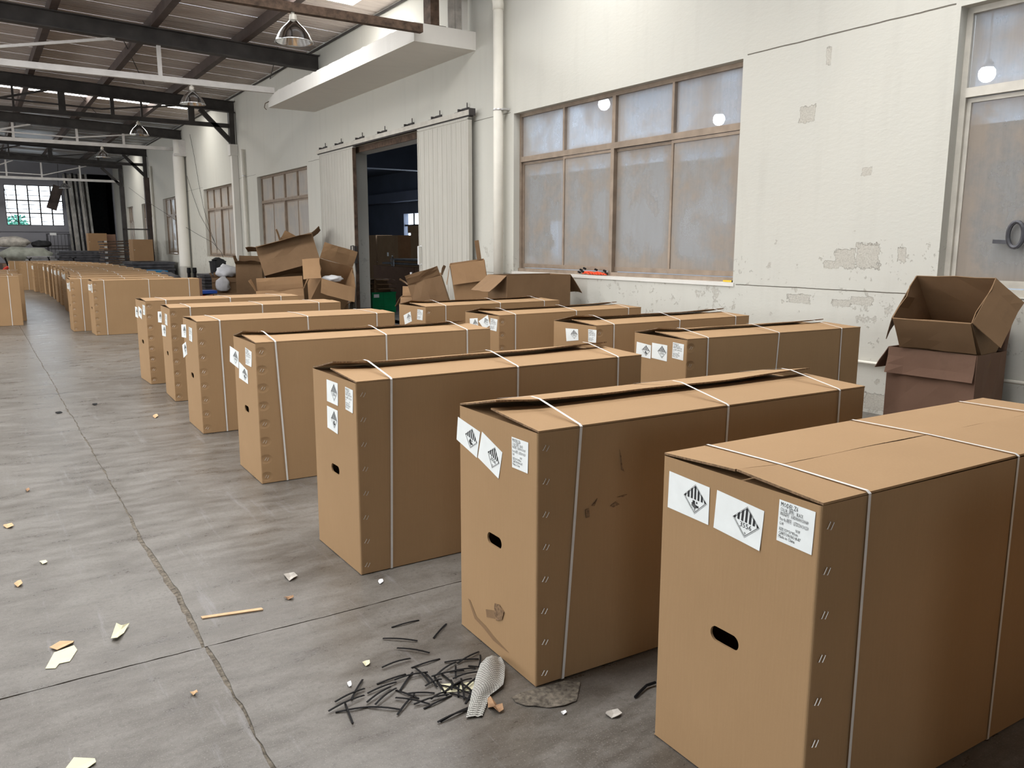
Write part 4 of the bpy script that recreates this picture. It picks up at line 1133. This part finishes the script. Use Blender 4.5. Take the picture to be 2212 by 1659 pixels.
# the heap beside the far sliding door (rotation VZ turns a carton square to the aisle view)
VZ = R_(-18.7)
open_carton('packing_carton', 'big carton tilted on its side across the top of the heap', (1.16, 0.40, 0.62), ony(634, 584, 16.7), (R_(-14), R_(-15), VZ), (70, 60, 100, 60), 'card_old', 0.20, warp=0.03, seed=21)
open_carton('packing_carton', 'tall dark carton with a ragged top at the left of the heap', (0.60, 0.55, 0.98), (5.52, 19.9, 0), (0, R_(1), VZ - R_(4)), (10, 70, 60, 12), 'card_old', 0.20, warp=0.03, seed=23)
open_carton('packing_carton', 'low carton with flaps hanging forward in the middle of the heap', (0.92, 0.44, 0.56), (5.12, 16.25, 0), (0, R_(-3), VZ), (20, 25, 150, 12), 'card_lite', 0.24, warp=0.03, seed=26)
p4 = open_carton('packing_carton', 'gaping carton with white foam inside, tipped against the sliding door', (0.68, 0.60, 0.66), ony(702, 642, 15.35), (R_(40), R_(16), VZ + R_(14)), (112, 168, 105, 20), 'card_lite', 0.32, warp=0.02, seed=29)
open_carton('packing_carton', 'small carton with a raised flap on the floor by the door track', (0.26, 0.26, 0.28), (6.12, 15.6, 0), (0, 0, VZ), (40, 60, 120, 20), 'card_lite', 0.17, seed=31)
open_carton('packing_carton', 'pale carton leaning behind the top of the heap against the window', (0.42, 0.40, 0.60), ony(598, 578, 18.2), (R_(6), R_(28), VZ), (40, 30, 60, 20), 'card_lite', 0.22, seed=33)
open_carton('packing_carton', 'squat dark carton with a white bag spilling from it', (0.62, 0.46, 0.62), (5.30, 21.35, 0), (0, 0, VZ), (15, 15, 170, 10), 'card_old', 0.12, seed=35)
open_carton('packing_carton', 'flat brown carton lying before the heap', (0.80, 0.40, 0.34), (4.86, 18.9, 0), (0, 0, VZ), (95, 95, 92, 92), 'card_old', 0.22, seed=37)
open_carton('packing_carton', 'propped carton wedged between the gaping one and the middle of the heap', (0.78, 0.40, 0.84), (5.80, 17.45, 0), (0, 0, VZ), (30, 20, 60, 20), 'card_old', 0.18, seed=39)


def blob(name, label, cat, c, rx, ry, rz, mat, seed, amp=0.35, freq=2.2, parent=None, flat=True):
    bm = bmesh.new(); bmesh.ops.create_icosphere(bm, subdivisions=3, radius=1.0)
    for v in bm.verts:
        n1 = noise.noise(v.co * freq + Vector((seed, seed * 2, 0))) * amp + noise.noise(v.co * freq * 2.7 + Vector((seed, 0, 5))) * amp * 0.5
        v.co = v.co * (1 + n1); v.co = Vector((v.co.x * rx, v.co.y * ry, (max(v.co.z, -0.75) if flat else v.co.z) * rz))
    me = bpy.data.meshes.new(name); bm.to_mesh(me); bm.free(); me.materials.append(M[mat])
    for p in me.polygons: p.use_smooth = True
    o = ob(name, me, parent, loc=c)
    if label: o['label'] = label; o['category'] = cat
    return o


blob('plastic_bag', 'crumpled white plastic bag bulging out of the squat carton', 'bag', (5.32, 21.3, 0.76), 0.26, 0.18, 0.17, 'bagfilm', 3)
blob('plastic_bag', 'white bag end drooping down over the front of the squat carton', 'bag', (5.14, 21.02, 0.44), 0.16, 0.05, 0.20, 'bagfilm', 8)
blob('foam_sheet', 'white foam wrap inside the gaping tipped carton', 'packing foam', tuple(ony(716, 603, 15.05)), 0.22, 0.16, 0.07, 'white', 5)

# ================================================================== THINGS ON THE SILL, FLOOR AND IN THE DOORWAY
p = onx(1283, 596, XW + 0.04); rb = thing('clip_bundle', 'bundle of red plastic clips with black ends lying on the window sill', 'clips', (XW + 0.05, p.y, 1.078))
for i in range(7):
    y = -0.17 + i * 0.055; a = random.uniform(-0.5, 0.5)
    MB().tube([(-0.03, y - 0.09, 0.012), (0.0, y, 0.022 + 0.008 * (i % 3)), (0.03 * math.sin(a), y + 0.09, 0.014 + 0.02 * (i % 2))], 0.010, 6).build('clip', M['orange'], rb)
for (y, z) in ((-0.25, 0.02), (-0.22, 0.05), (0.22, 0.03), (0.25, 0.05), (0.18, 0.07), (-0.05, 0.06), (0.29, 0.02)):
    MB().tube([(0, y, z), (-0.01, y + 0.035, z + 0.012)], 0.013, 6).build('clip_end', M['black'], rb)
p = onx(1573, 607, XW + 0.03); kn = thing('utility_knife', 'yellow utility knife left at the corner of the window sill', 'knife', (XW + 0.04, p.y, 1.076))
MB().box((-0.012, -0.045, 0.0), (0.012, 0.07, 0.018)).build('handle', M['yellow'], kn); MB().box((-0.010, -0.085, 0.0), (0.010, -0.045, 0.016)).build('tip', M['black'], kn)


# ---- black cable-tie offcuts
def zip_px(x, y): return 680 + x / 3.687, 1300 + y / 3.687


TIES = [(612, 208, 830, 150), (945, 297, 1048, 182), (542, 302, 818, 321), (655, 382, 915, 420), (535, 541, 763, 468), (770, 530, 997, 458), (1033, 488, 1305, 462), (1135, 500, 1308, 408), (975, 592, 1125, 492), (1318, 440, 1310, 530),
        (1222, 514, 1428, 548), (1072, 565, 1280, 535), (1122, 520, 1122, 612), (800, 540, 912, 660), (635, 640, 900, 577), (495, 660, 725, 580), (680, 712, 780, 568), (420, 740, 650, 650), (415, 815, 605, 690), (482, 837, 650, 705),
        (645, 708, 828, 775), (740, 738, 955, 735), (290, 792, 382, 630), (162, 812, 398, 705), (110, 890, 395, 762), (165, 885, 425, 842), (425, 845, 690, 867), (658, 910, 795, 745), (643, 778, 915, 830), (790, 835, 1070, 755),
        (868, 857, 1090, 750), (240, 812, 303, 975), (875, 575, 975, 690), (880, 685, 1010, 630), (930, 612, 1190, 565), (950, 592, 1050, 750), (1012, 583, 1140, 700), (990, 672, 1245, 745), (1080, 690, 1250, 625), (1085, 640, 1090, 720),
        (1155, 635, 1145, 765), (1040, 720, 1150, 655), (1140, 650, 1250, 720), (1165, 625, 1190, 790), (1180, 720, 1345, 590), (1375, 548, 1200, 815), (1000, 965, 1225, 850), (978, 970, 1215, 870), (925, 790, 1045, 730), (1100, 630, 1300, 575), (1075, 730, 1240, 785)]
for i, (a, b, c_, d_) in enumerate(TIES):
    A = onz(*zip_px(a, b)); B = onz(*zip_px(c_, d_)); L = (B - A).length; d = (B - A).normalized(); s = d.cross(Vector((0, 0, 1)))
    mb = MB(); lvl = 0.001 + 0.0016 * (i % 5); wd = 0.0031
    pts = []
    for k in range(6):
        f = k / 5; pts.append(Vector((L * (f - 0.5), 0.008 * math.sin(math.pi * f) * ((i % 5) - 2) * 0.16, lvl + 0.004 * math.sin(math.pi * f))))
    for p in pts: mb.v += [p + Vector((0, -wd, 0)), p + Vector((0, wd, 0)), p + Vector((0, wd, 0.0022)), p + Vector((0, -wd, 0.0022))]
    for k in range(5):
        q = 4 * k
        for j in range(4): mb.f.append((q + j, q + (j + 1) % 4, q + 4 + (j + 1) % 4, q + 4 + j))
    mb.f += [(0, 1, 2, 3), (20, 23, 22, 21)]
    o = mb.build('cable_tie', M['black'], loc=(A + B) / 2 - Vector((0, 0, 0)), rot=(0, 0, math.atan2(d.y, d.x)), label='black cut cable tie lying on the concrete by the gashed carton', cat='cable tie', group='cut cable ties on the floor')

# ---- strip of knitted packing mesh
Lf = [(1355, 490), (1318, 560), (1285, 640), (1262, 720), (1238, 800), (1205, 935)]; Rt = [(1480, 458), (1515, 545), (1512, 625), (1500, 690), (1395, 765), (1335, 922)]
hz = [0.02, 0.045, 0.035, 0.028, 0.015, 0.003]; nu, nv = 12, 30; mb = MB(); uvs = []
LP = [onz(*zip_px(*q)) for q in Lf]; RP = [onz(*zip_px(*q)) for q in Rt]


def lerp_list(Ls, t_):
    k = min(int(t_ * (len(Ls) - 1)), len(Ls) - 2); f = t_ * (len(Ls) - 1) - k
    return Ls[k] * (1 - f) + Ls[k + 1] * f if not isinstance(Ls[k], Vector) else Ls[k].lerp(Ls[k + 1], f)


for i in range(nv + 1):
    for j in range(nu + 1):
        t_ = i / nv; u = j / nu; P_ = lerp_list(LP, t_).lerp(lerp_list(RP, t_), u); z = 0.004 + lerp_list(hz, t_) * (0.35 + 0.65 * math.sin(math.pi * min(1, u * 1.1 + 0.1))) + 0.004 * noise.noise(Vector((u * 5, t_ * 8, 0)))
        mb.v.append(Vector((P_.x + 0.003 * noise.noise(Vector((t_ * 30, u * 9, 1))), P_.y, max(0.002, z)))); uvs.append((u * 0.55, t_ * 1.5))
for i in range(nv):
    for j in range(nu): a = i * (nu + 1) + j; mb.f.append((a, a + 1, a + nu + 2, a + nu + 1))
me = mb.mesh('packing_mesh', M['mesh'], True, False); ul = me.uv_layers.new(name='UVMap')
for lp in me.loops: ul.data[lp.index].uv = uvs[lp.vertex_index]
ob('packing_mesh', me, label='frayed strip of white knitted packing mesh on the floor against the gashed carton', cat='packing mesh')


# ---- scraps
def scrap(name, label, cat, px, mat, h=0.0015, curl=0.0, crop=None):
    P_ = [onz(*((zip_px(*q)) if crop else q)) for q in px]
    c_ = sum(P_, Vector()) / len(P_); mb = MB(); top = []
    for i, q in enumerate(P_):
        d = q - c_; top.append(Vector((d.x, d.y, 0.0015 + curl * (0.5 + 0.5 * math.sin(i * 2.4)))))
    mb.v = [Vector((0, 0, 0.0015 + curl * 0.3))] + top + [Vector((0, 0, curl * 0.3 + 0.0015 + h))] + [q + Vector((0, 0, h)) for q in top]
    n = len(top)
    for i in range(n):
        a, b = 1 + i, 1 + (i + 1) % n; mb.f += [(0, b, a), (n + 1, n + 1 + a, n + 1 + b), (a, b, n + 1 + b, n + 1 + a)]
    return mb.build(name, M[mat], loc=(c_.x, c_.y, 0), label=label, cat=cat)


scrap('paper_scrap', 'pale yellow torn card with notched corner on the floor, partly under a brown scrap', 'scrap', [(98, 1446), (117, 1411), (160, 1395), (167, 1405), (151, 1430), (128, 1435), (120, 1445)], 'cream')
scrap('card_scrap', 'brown torn card scrap lying over the pale yellow one', 'scrap', [(107, 1402), (130, 1390), (160, 1386), (158, 1393), (124, 1407)], 'kraft', 0.002, 0.008)
scrap('paper_scrap', 'rolled pale yellow paper curl on the bare floor', 'scrap', [(240, 1384), (252, 1353), (262, 1352), (266, 1358), (280, 1350), (268, 1370), (254, 1386)], 'cream', 0.0015, 0.014)
scrap('wood_strip', 'thin straw-coloured strip of card lying straight by the floor joint', 'strip', [(434, 1334), (565, 1315), (569, 1319), (438, 1338)], 'kraft', 0.004)
scrap('paper_scrap', 'cream paper piece cut off at the floor edge near the wheel scratch', 'scrap', [(135, 1672), (160, 1640), (205, 1640), (208, 1650), (175, 1672)], 'cream', 0.0015, 0.004)
for (px, py, sx, sy, m_, lab) in ((18, 1138, 11, 5, 'kraft', 'small curled brown chip beyond the crack, farthest out in the aisle'), (94, 1216, 8, 4, 'cream', 'tiny cream chip on the aisle floor'), (41, 1263, 10, 6, 'kraft', 'small orange-brown chip beside a pencil cross mark'), (420, 1500, 9, 4, 'kraft', 'small reddish card chip beside the long crack'),
                                  (628, 1247, 14, 8, 'sack', 'crumpled twist of pale plastic on the floor before the stacked-label carton'), (625, 1294, 12, 3, 'leaf', 'short grey twig on the floor near the straw strip'), (822, 1258, 6, 5, 'white', 'small white crumb near the foot of a carton'), (336, 900, 6, 4, 'kraft', 'little orange scrap on the floor beside the fifth carton'),
                                  (1325, 1545, 16, 8, 'sack', 'crumpled beige shred beside the flat-lidded carton'), (1218, 1542, 6, 4, 'white', 'tiny white crumb beside the torn black sheet'), (792, 1435, 9, 5, 'cream', 'small folded cream scrap beyond the cable ties'), (755, 1480, 6, 6, 'white', 'white lump beside the cable ties'),
                                  (126, 892, 8, 2, 'black', 'short black offcut in the aisle left of the crack'), (205, 874, 7, 2, 'black', 'short black offcut in the aisle right of the crack'), (60, 1060, 5, 3, 'leaf', 'dry brown fleck on the aisle floor')):
    k = 7; P_ = [(px + sx * math.cos(2 * math.pi * i / k) * random.uniform(.75, 1.2), py + sy * math.sin(2 * math.pi * i / k) * random.uniform(.75, 1.2)) for i in range(k)]
    scrap('floor_scrap', lab, 'scrap', P_, m_, 0.002, 0.010 if m_ in ('kraft', 'sack', 'leaf') else 0.006)
scrap('dry_leaf', 'curled dry brown leaf beside the strip of packing mesh', 'leaf', [(1375, 795), (1400, 790), (1450, 825), (1495, 850), (1503, 880), (1470, 895), (1420, 880), (1380, 850)], 'leaf', 0.0015, 0.018, True)
scrap('paper_scrap', 'cream paper strip buried beneath the black cable ties', 'scrap', [(1008, 660), (1265, 640), (1280, 710), (1010, 728)], 'cream', 0.001, 0.0, True)
scrap('floor_sheet', 'torn dark sheet with ragged edge peeping from under the gashed carton', 'sheet', [(1570, 770), (1640, 735), (1800, 690), (1990, 640), (2115, 650), (2085, 795), (1990, 835), (1860, 850), (1760, 838), (1680, 836), (1600, 805)], 'joint', 0.002, 0.003, True)
wire('short curved black cable end poking from beside the flat-lidded carton', [onz(1372, 1506, 0.006), onz(1385, 1492, 0.010), onz(1398, 1480, 0.012), onz(1416, 1474, 0.012)], 0.005, 'cable_end')

# ---- doorway and annex contents
cp = onz(816, 676); cx, cy = cp.x + 0.15, cp.y + 0.22
gc = thing('plastic_crate', 'green plastic crate with paper tag inside the sliding doorway', 'crate', (cx, cy, 0))
hw, hd, hh = 0.26, 0.22, 0.44
MB().box((-hw, -hd, 0), (hw, hd, 0.03)).build('base', M['green'], gc)
for s in (-1, 1):
    MB().box((-hw, s * hd - 0.012, 0.03), (hw, s * hd + 0.012, hh)).build('side', M['green'], gc); MB().box((s * hw - 0.012, -hd, 0.03), (s * hw + 0.012, hd, hh)).build('side', M['green'], gc)
    MB().box((-hw - 0.025, s * hd - 0.025, hh - 0.03), (hw + 0.025, s * hd + 0.025, hh)).build('rim', M['green'], gc); MB().box((s * hw - 0.025, -hd, hh - 0.03), (s * hw + 0.025, hd, hh)).build('rim', M['green'], gc)
for z in (0.14, 0.27): MB().box((-hw - 0.02, -hd - 0.02, z), (hw + 0.02, hd + 0.02, z + 0.018)).build('band', M['green'], gc)
for x in (-0.26, 0.0, 0.26): MB().box((x - 0.01, -hd - 0.022, 0.0), (x + 0.01, -hd - 0.005, hh)).build('rib', M['green'], gc)
MB().box((-0.24, -hd - 0.026, 0.33), (-0.12, -hd - 0.022, 0.40)).build('tag', M['paper'], gc)
for i in range(3):
    q = open_carton('packing_carton', ('folded carton lying on the green crate', 'torn carton piece stacked on the folded one over the crate', 'small dark carton on top of the crate stack')[i], (0.4 - 0.06 * i, 0.36, 0.09), (cx - 0.03 + 0.02 * i, cy + 0.02 * i, hh + 0.001 + 0.095 * i), (0, 0, R_(8 - 9 * i)), (95, 92, 90, 88), 'card_old', 0.17, seed=50 + i)
pl = onx(893, 655, 7.05); ph = onx(886, 588, 7.05)
sp = thing('walking_stick', 'white pole with curved side handle leaning in the doorway', 'pole', (pl.x, pl.y, 0))
MB().tube([(0, -0.02, 0.0), (0, 0.06, ph.z - 0.12)], 0.016, 8).build('shaft', M['whitepipe'], sp); MB().tube([(0, 0.06, ph.z - 0.13), (0, 0.075, ph.z)], 0.024, 8).build('grip', M['white'], sp)
hzp = ph.z * 0.52; MB().tube([(0, 0.02, hzp), (0, -0.06, hzp + 0.03), (0, -0.12, hzp + 0.02), (0, -0.15, hzp - 0.02)], 0.012, 6).build('side_handle', M['whitepipe'], sp)


def plain_carton(label, a, b, mat='card_old', tag=False, group='cartons in the dim annex', name='storage_carton', cat='carton'):
    mb = MB(); (x0, y0, z0), (x1, y1, z1) = a, b; cx_, cy_ = (x0 + x1) / 2, (y0 + y1) / 2; hx, hy = (x1 - x0) / 2, (y1 - y0) / 2; h = z1 - z0
    o = thing(name, label, cat, (cx_, cy_, z0), (0, 0, 0), group)
    MB().box((-hx, -hy, 0.001), (hx, hy, h - 0.008)).build('body', M[mat], o)
    MB().box((-hx, -hy, h - 0.008), (-0.004, hy, h - 0.002)).build('flap', M[mat], o); MB().box((0.004, -hy, h - 0.008), (hx, hy, h - 0.002)).build('flap', M[mat], o)
    MB().box((-hx + 0.02, -hy - 0.002, h * 0.5), (-hx + 0.06, -hy, h * 0.5 + 0.02)).build('staple', M['wire'], o)
    if tag: MB().box((-hx - 0.003, -0.09, h * 0.62), (-hx - 0.001, 0.03, h * 0.62 + 0.12)).build('label', M['paper'], o)
    return o


plain_carton('wide brown carton wall just inside the annex under the bottle', (8.9, 17.9, 0), (9.5, 20.3, 0.90), 'card_red')
plain_carton('brown carton next to the wide one inside the annex', (8.9, 16.0, 0), (9.5, 17.85, 0.90), 'card_red')
plain_carton('tall dark carton with pale tag at the back of the annex', (11.2, 25.3, 0), (11.8, 27.2, 1.76), 'card_old', True)
plain_carton('tall dark carton with two dark spots beside the tagged one', (11.2, 23.6, 0), (11.8, 25.2, 1.74), 'card_old', True)
plain_carton('tall dark carton nearest the annex window', (11.2, 21.2, 0), (11.8, 22.7, 1.80), 'card_old')
plain_carton('flat carton laid over the tall ones below the annex window', (11.25, 21.2, 1.80), (11.8, 23.0, 2.02), 'card_old')
for i in range(4):
    plain_carton(('lowest', 'second', 'third', 'top')[i] + ' flat sheet of the dark stack on the wide annex carton', (9.0 + 0.02 * i, 16.8 + 0.2 * i, 0.90 + 0.05 * i), (9.5, 20.2 - 0.2 * i, 0.945 + 0.05 * i), 'dark' if i % 2 else 'card_old', group='flat sheets in the annex', name='flat_carton')
bp = onx(848, 574, 8.96); bo = thing('water_bottle', 'clear plastic bottle standing on the wide annex carton', 'bottle', (8.96, bp.y, 0.90))
MB().lathe([(0.0, 0.0), (0.04, 0.0), (0.042, 0.02), (0.042, 0.17), (0.03, 0.21), (0.016, 0.235), (0.016, 0.25)], 16).build('body', M['bottle'], bo, smooth=True)
MB().lathe([(0.018, 0.25), (0.018, 0.275), (0.0, 0.275)], 12).build('cap', M['white'], bo)

# ================================================================== FAR CLUTTER ALONG THE WALL
tb = onz(443, 640, 0.0); tx, ty_ = 4.68, 20.7
tk = thing('toy_trolley', 'blue and red plastic trolley with a grey wheel beside the far carton', 'trolley', (tx, ty_, 0))
MB().box((-0.19, -0.22, 0.27), (0.19, 0.22, 0.34)).build('deck', M['blue'], tk); MB().box((-0.17, -0.20, 0.06), (0.17, 0.20, 0.27)).build('tray', M['black'], tk)
MB().box((-0.185, -0.05, 0.14), (-0.17, 0.20, 0.23)).build('red_panel', M['red'], tk); MB().box((-0.16, -0.222, 0.14), (0.08, -0.20, 0.23)).build('red_panel', M['red'], tk)
for x in (-0.16, 0.16):
    for y in (-0.245, 0.20):
        wh = MB(); wh.lathe([(0.02, -0.02), (0.065, -0.02), (0.065, 0.02), (0.02, 0.02)], 16); wo = wh.build('wheel', M['galv'], tk, loc=(x, y, 0.066), rot=(math.pi / 2, 0, 0))
plain_carton('brown carton behind the far right group near the wall, with two black posts on it', (3.45, 18.55, 0), (4.10, 19.1, 0.72), 'card_red', group='loose cartons by the wall')
for i, (px, py) in enumerate(((423, 595), (431, 594))):
    MB().lathe([(0.035, 0), (0.035, 0.10), (0.045, 0.12), (0.04, 0.22)], 10, cap0=True, cap1=True).build('foam_roll', M['black'], loc=(3.90 + i * 0.12, 18.8, 0.721), label=('short black foam roll standing on the carton, the plain one', 'short black foam roll standing on the carton, nearer the wall')[i], cat='roll')
stk = thing('sheet_stack', 'grey stack of ribbed sheets behind the brown carton by the bucket', 'stack', (5.16, 22.75, 0))
for i in range(8): MB().box((-0.15, -0.45 + 0.02 * (i % 3), i * 0.085), (0.15 + 0.02 * (i % 2), 0.45, i * 0.085 + 0.07)).build('sheet', M['dark'], stk)
bk = thing('bucket', 'dark plastic bin with round lids on top beside the heaped cartons', 'bin', (5.74, 23.9, 0))
MB().lathe([(0.16, 0.0), (0.22, 0.95), (0.235, 0.95), (0.235, 0.98), (0.215, 0.98), (0.2, 0.90)], 18, cap0=True).build('shell', M['blackmat'], bk)
MB().lathe([(0.0, 0.98), (0.15, 0.98), (0.16, 1.02), (0.05, 1.08), (0.0, 1.08)], 16).build('lid', M['black'], bk)
MB().tube([(0.0, -0.32, 0.92), (0.05, -0.22, 0.92)], 0.13, 12).build('wheel', M['rubber'], bk)

# blue and dark sheets, tarpaulin bundle, metal frames near the columns
bs = thing('blue_sheet_stack', 'stack of bright blue plastic sheets lying by the wall', 'sheets', (5.05, 31.6, 0))
for i in range(4): MB().box((-0.75, -1.0, 0.10 + i * 0.115), (0.75 - 0.05 * i, 1.0 - 0.1 * i, 0.18 + i * 0.115)).build('sheet', M['cyan'], bs)
MB().box((-0.7, -0.9, 0.0), (0.7, 0.9, 0.10)).build('pallet', M['steel_rust'], bs)
ds = thing('dark_sheet_stack', 'stack of dark flat panels behind the blue sheets', 'panels', (5.6, 34.2, 0))
for i in range(7): MB().box((-0.75 + 0.03 * (i % 3), -1.3, i * 0.115), (0.75 - 0.04 * (i % 2), 1.3 - 0.05 * i, i * 0.115 + 0.095)).build('panel', M['dark'], ds)
blob('tarp_bundle', 'dark rolled tarpaulin with pale creases on top of the cartons by the blue sheets', 'tarpaulin', (4.75, 26.0, 0.26), 0.45, 0.85, 0.36, 'dark', 14, 0.25)
plain_carton('tilted brown carton on the dark panels by the round column', (5.05, 33.7, 0.812), (5.75, 34.7, 1.62), 'card_lite', group='loose cartons by the wall')
rk = thing('frame_rack', 'heap of brown metal frames and rods stacked by the far windows', 'metal frames', (5.2, 37.0, 0))
for i in range(15):
    z = 0.06 + i * 0.105; d = 0.03 * math.sin(i * 1.7)
    MB().bar((-0.85 + d, -0.9, z), (0.75 + d, -0.9 + 0.1 * math.sin(i), z + random.uniform(-.09, .09)), 0.06, 0.055).build('rod', M['steel_rust'], rk)
    MB().bar((-0.8 + d * 3, -0.9 + d * 4, z), (-0.8 + d, 0.9, z), 0.05, 0.05).build('rod', M['steel_brown'], rk)
    MB().bar((0.7, -0.9, z), (0.7 + d, 0.9, z), 0.05, 0.05).build('rod', M['steel_brown'], rk)
    if i % 2 == 0: MB().box((-0.84, -0.96, z - 0.03), (-0.74, -0.90, z + 0.04)).build('bracket', M['galv'], rk)
for x in (-0.1, 0.85): MB().bar((x, -0.9, 0), (x, -0.9, 2.05), 0.05, 0.05).build('upright', M['steel'], rk)
MB().bar((-0.1, -0.9, 2.03), (0.85, -0.9, 2.03), 0.05, 0.05).build('top_rail', M['steel'], rk)
fs = thing('flat_pack_stack', 'tall stack of dark flat packs before the far doorway', 'stack', (4.4, 41.5, 0))
for i in range(11): MB().box((-1.35 + 0.08 * (i % 3), -0.6, i * 0.105), (1.15 - 0.06 * (i % 2), 0.6, i * 0.105 + 0.088)).build('pack', M['dark'], fs)
plain_carton('brown carton standing on the tall stack of flat packs', (4.35, 41.1, 1.144), (5.10, 41.9, 1.92), 'card_lite', group='loose cartons by the wall')
plain_carton('darker carton behind the one on the flat packs', (5.12, 41.4, 1.144), (5.50, 41.95, 1.88), 'card_red', group='loose cartons by the wall')
fs2 = thing('flat_pack_stack', 'lower stack of grey flat packs left of the tall stack', 'stack', (2.65, 41.5, 0))
for i in range(8): MB().box((-0.75 + 0.05 * (i % 3), -0.6, i * 0.115), (0.35 - 0.05 * (i % 2), 0.6, i * 0.115 + 0.10)).build('pack', M['grey'], fs2)
# bundle of long corrugated sheets leaning in the corner
cs = thing('corrugated_sheets', 'tall bundle of silver corrugated sheets leaning against the far wall', 'sheets', (4.75, 47.2, 0))
for i in range(11):
    x0 = -0.55 + i * 0.10; mb = MB(); n = 4
    for k in range(n + 1):
        xx = x0 + k * 0.11 / n; dp_ = 0.06 * (k % 2) + 0.012 * ((i * 5) % 7)
        mb.v += [Vector((xx, -0.45 + dp_, 0.0)), Vector((xx - 0.10, 0.55 + dp_ * 0.5, 4.95 + 0.05 * math.sin(i * 2.1)))]
    for k in range(n): mb.f.append((2 * k, 2 * k + 2, 2 * k + 3, 2 * k + 1))
    mb.build('sheet', M[('galv', 'dark', 'tie', 'galv', 'steel')[i % 5]], cs, fix=False)
# dark board hanging before the far window
hb = thing('hanging_board', 'dark board hanging askew in front of the barred window', 'board', ony(126, 402, 47.4))
t0 = ony(126, 402, 47.4); MB().bar((0, 0, 0), ony(111, 452, 47.4) - t0, 0.46, 0.03, (0, -1, 0)).build('panel', M['steel_brown'], hb); MB().tube([(0, 0, 0), (0.05, -0.3, 1.62)], 0.012, 5).build('cord', M['steel'], hb)
# roll cage
rc = thing('roll_cage', 'tall wire roll cage against the grey far wall', 'cage', (3.62, 46.6, 0))
for x in (-0.5, 0.45):
    for y in (-0.35, 0.35): MB().bar((x, y, 0.12), (x, y, 1.95), 0.045, 0.045).build('post', M['dark'], rc)
for z in (0.15, 0.75, 1.35, 1.93):
    for y in (-0.35, 0.35): MB().bar((-0.5, y, z), (0.45, y, z), 0.035, 0.035).build('rail', M['dark'], rc)
    for x in (-0.5, 0.45): MB().bar((x, -0.35, z), (x, 0.35, z), 0.035, 0.035).build('rail', M['dark'], rc)
for i in range(5): MB().bar((-0.34 + i * 0.16, 0.35, 0.15), (-0.34 + i * 0.16, 0.35, 1.93), 0.02, 0.02).build('wire_rod', M['dark'], rc)
MB().box((-0.48, -0.33, 0.13), (0.43, 0.33, 0.17)).build('deck', M['dark'], rc)
for x in (-0.45, 0.40):
    for y in (-0.3, 0.3): MB().lathe([(0.03, -0.02), (0.065, -0.02), (0.065, 0.02), (0.03, 0.02)], 12).build('castor', M['rubber'], rc, loc=(x, y, 0.065), rot=(0, math.pi / 2, 0))
MB().box((-0.40, -0.38, 1.86), (-0.12, -0.355, 1.98)).build('sign_plate', M['white'], rc)
# covered heap at the far left
hp = thing('covered_heap_base', 'low wooden platform under the covered heap by the far wall', 'platform', (1.0, 44.6, 0))
MB().box((-2.4, -1.0, 0.0), (1.9, 1.0, 0.55)).build('deck', M['card_red'], hp)
for x in (-2.2, 0, 1.7): MB().box((x - 0.05, -1.02, 0), (x + 0.05, -1.0, 0.55)).build('batten', M['steel_brown'], hp)
blob('tarp_heap', 'olive tarpaulin draped over goods in front of the far wall', 'tarpaulin', (2.0, 44.2, 0.90), 1.05, 0.55, 0.42, 'tarp', 22, 0.25, 1.6)
blob('sack', 'pale sack slumped on top of the covered heap', 'sack', (1.55, 45.0, 1.50), 0.72, 0.36, 0.28, 'sack', 27, 0.3)
blob('sack', 'dark sack lying at the right top of the covered heap', 'sack', (2.75, 45.0, 1.42), 0.42, 0.32, 0.18, 'blackmat', 31, 0.3)
blob('sack', 'brown sack at the left of the covered heap', 'sack', (0.25, 44.4, 0.98), 0.62, 0.5, 0.48, 'card_red', 36, 0.25)
blob('sack', 'small grey bag on the floor in front of the olive tarpaulin', 'sack', (2.45, 42.9, 0.30), 0.45, 0.30, 0.38, 'grey', 41, 0.3)


def scooter(x, y, z, deg, mat, label):
    o = thing('scooter', label, 'scooter', (x, y, z), (0, 0, R_(deg)))
    mb = MB()
    for s in (-0.42, 0.42):
        MB().tube([(s + 0.22 * math.cos(a), 0, 0.27 + 0.22 * math.sin(a)) for a in [2 * math.pi * k / 16 for k in range(17)]], 0.05, 8).build('tyre', M['rubber'], o, smooth=True)
        MB().tube([(s + 0.25 * math.cos(a), 0, 0.29 + 0.25 * math.sin(a)) for a in [math.pi * (0.1 + 0.8 * k / 8) for k in range(9)]], 0.06, 8).build('mudguard', M[mat], o, smooth=True)
    MB().box((-0.25, -0.10, 0.28), (0.22, 0.10, 0.36)).build('deck', M['blackmat'], o)
    MB().tube([(0.42, 0, 0.27), (0.34, 0, 0.62), (0.28, 0, 0.86)], 0.03, 8).build('steering_column', M['black'], o)
    MB().tube([(0.28, -0.26, 0.90), (0.27, 0, 0.85), (0.28, 0.26, 0.90)], 0.02, 6).build('handlebar', M['black'], o)
    MB().tube([(-0.45, 0, 0.55), (-0.3, 0, 0.66), (-0.05, 0, 0.64)], [0.06, 0.10, 0.07], 8).build('saddle', M['blackmat'], o)
    return o


scooter(1.55, 37.5, 0, 15, 'red', 'red scooter parked before the covered heap, nearest the aisle')
scooter(2.35, 39.6, 0, -10, 'red', 'red scooter parked between the blue one and the covered heap')
scooter(3.2, 38.6, 0, 20, 'blue', 'dark blue scooter parked beside the red ones')
scooter(0.75, 38.0, 0, -5, 'red', 'red scooter half hidden behind the row across the aisle')
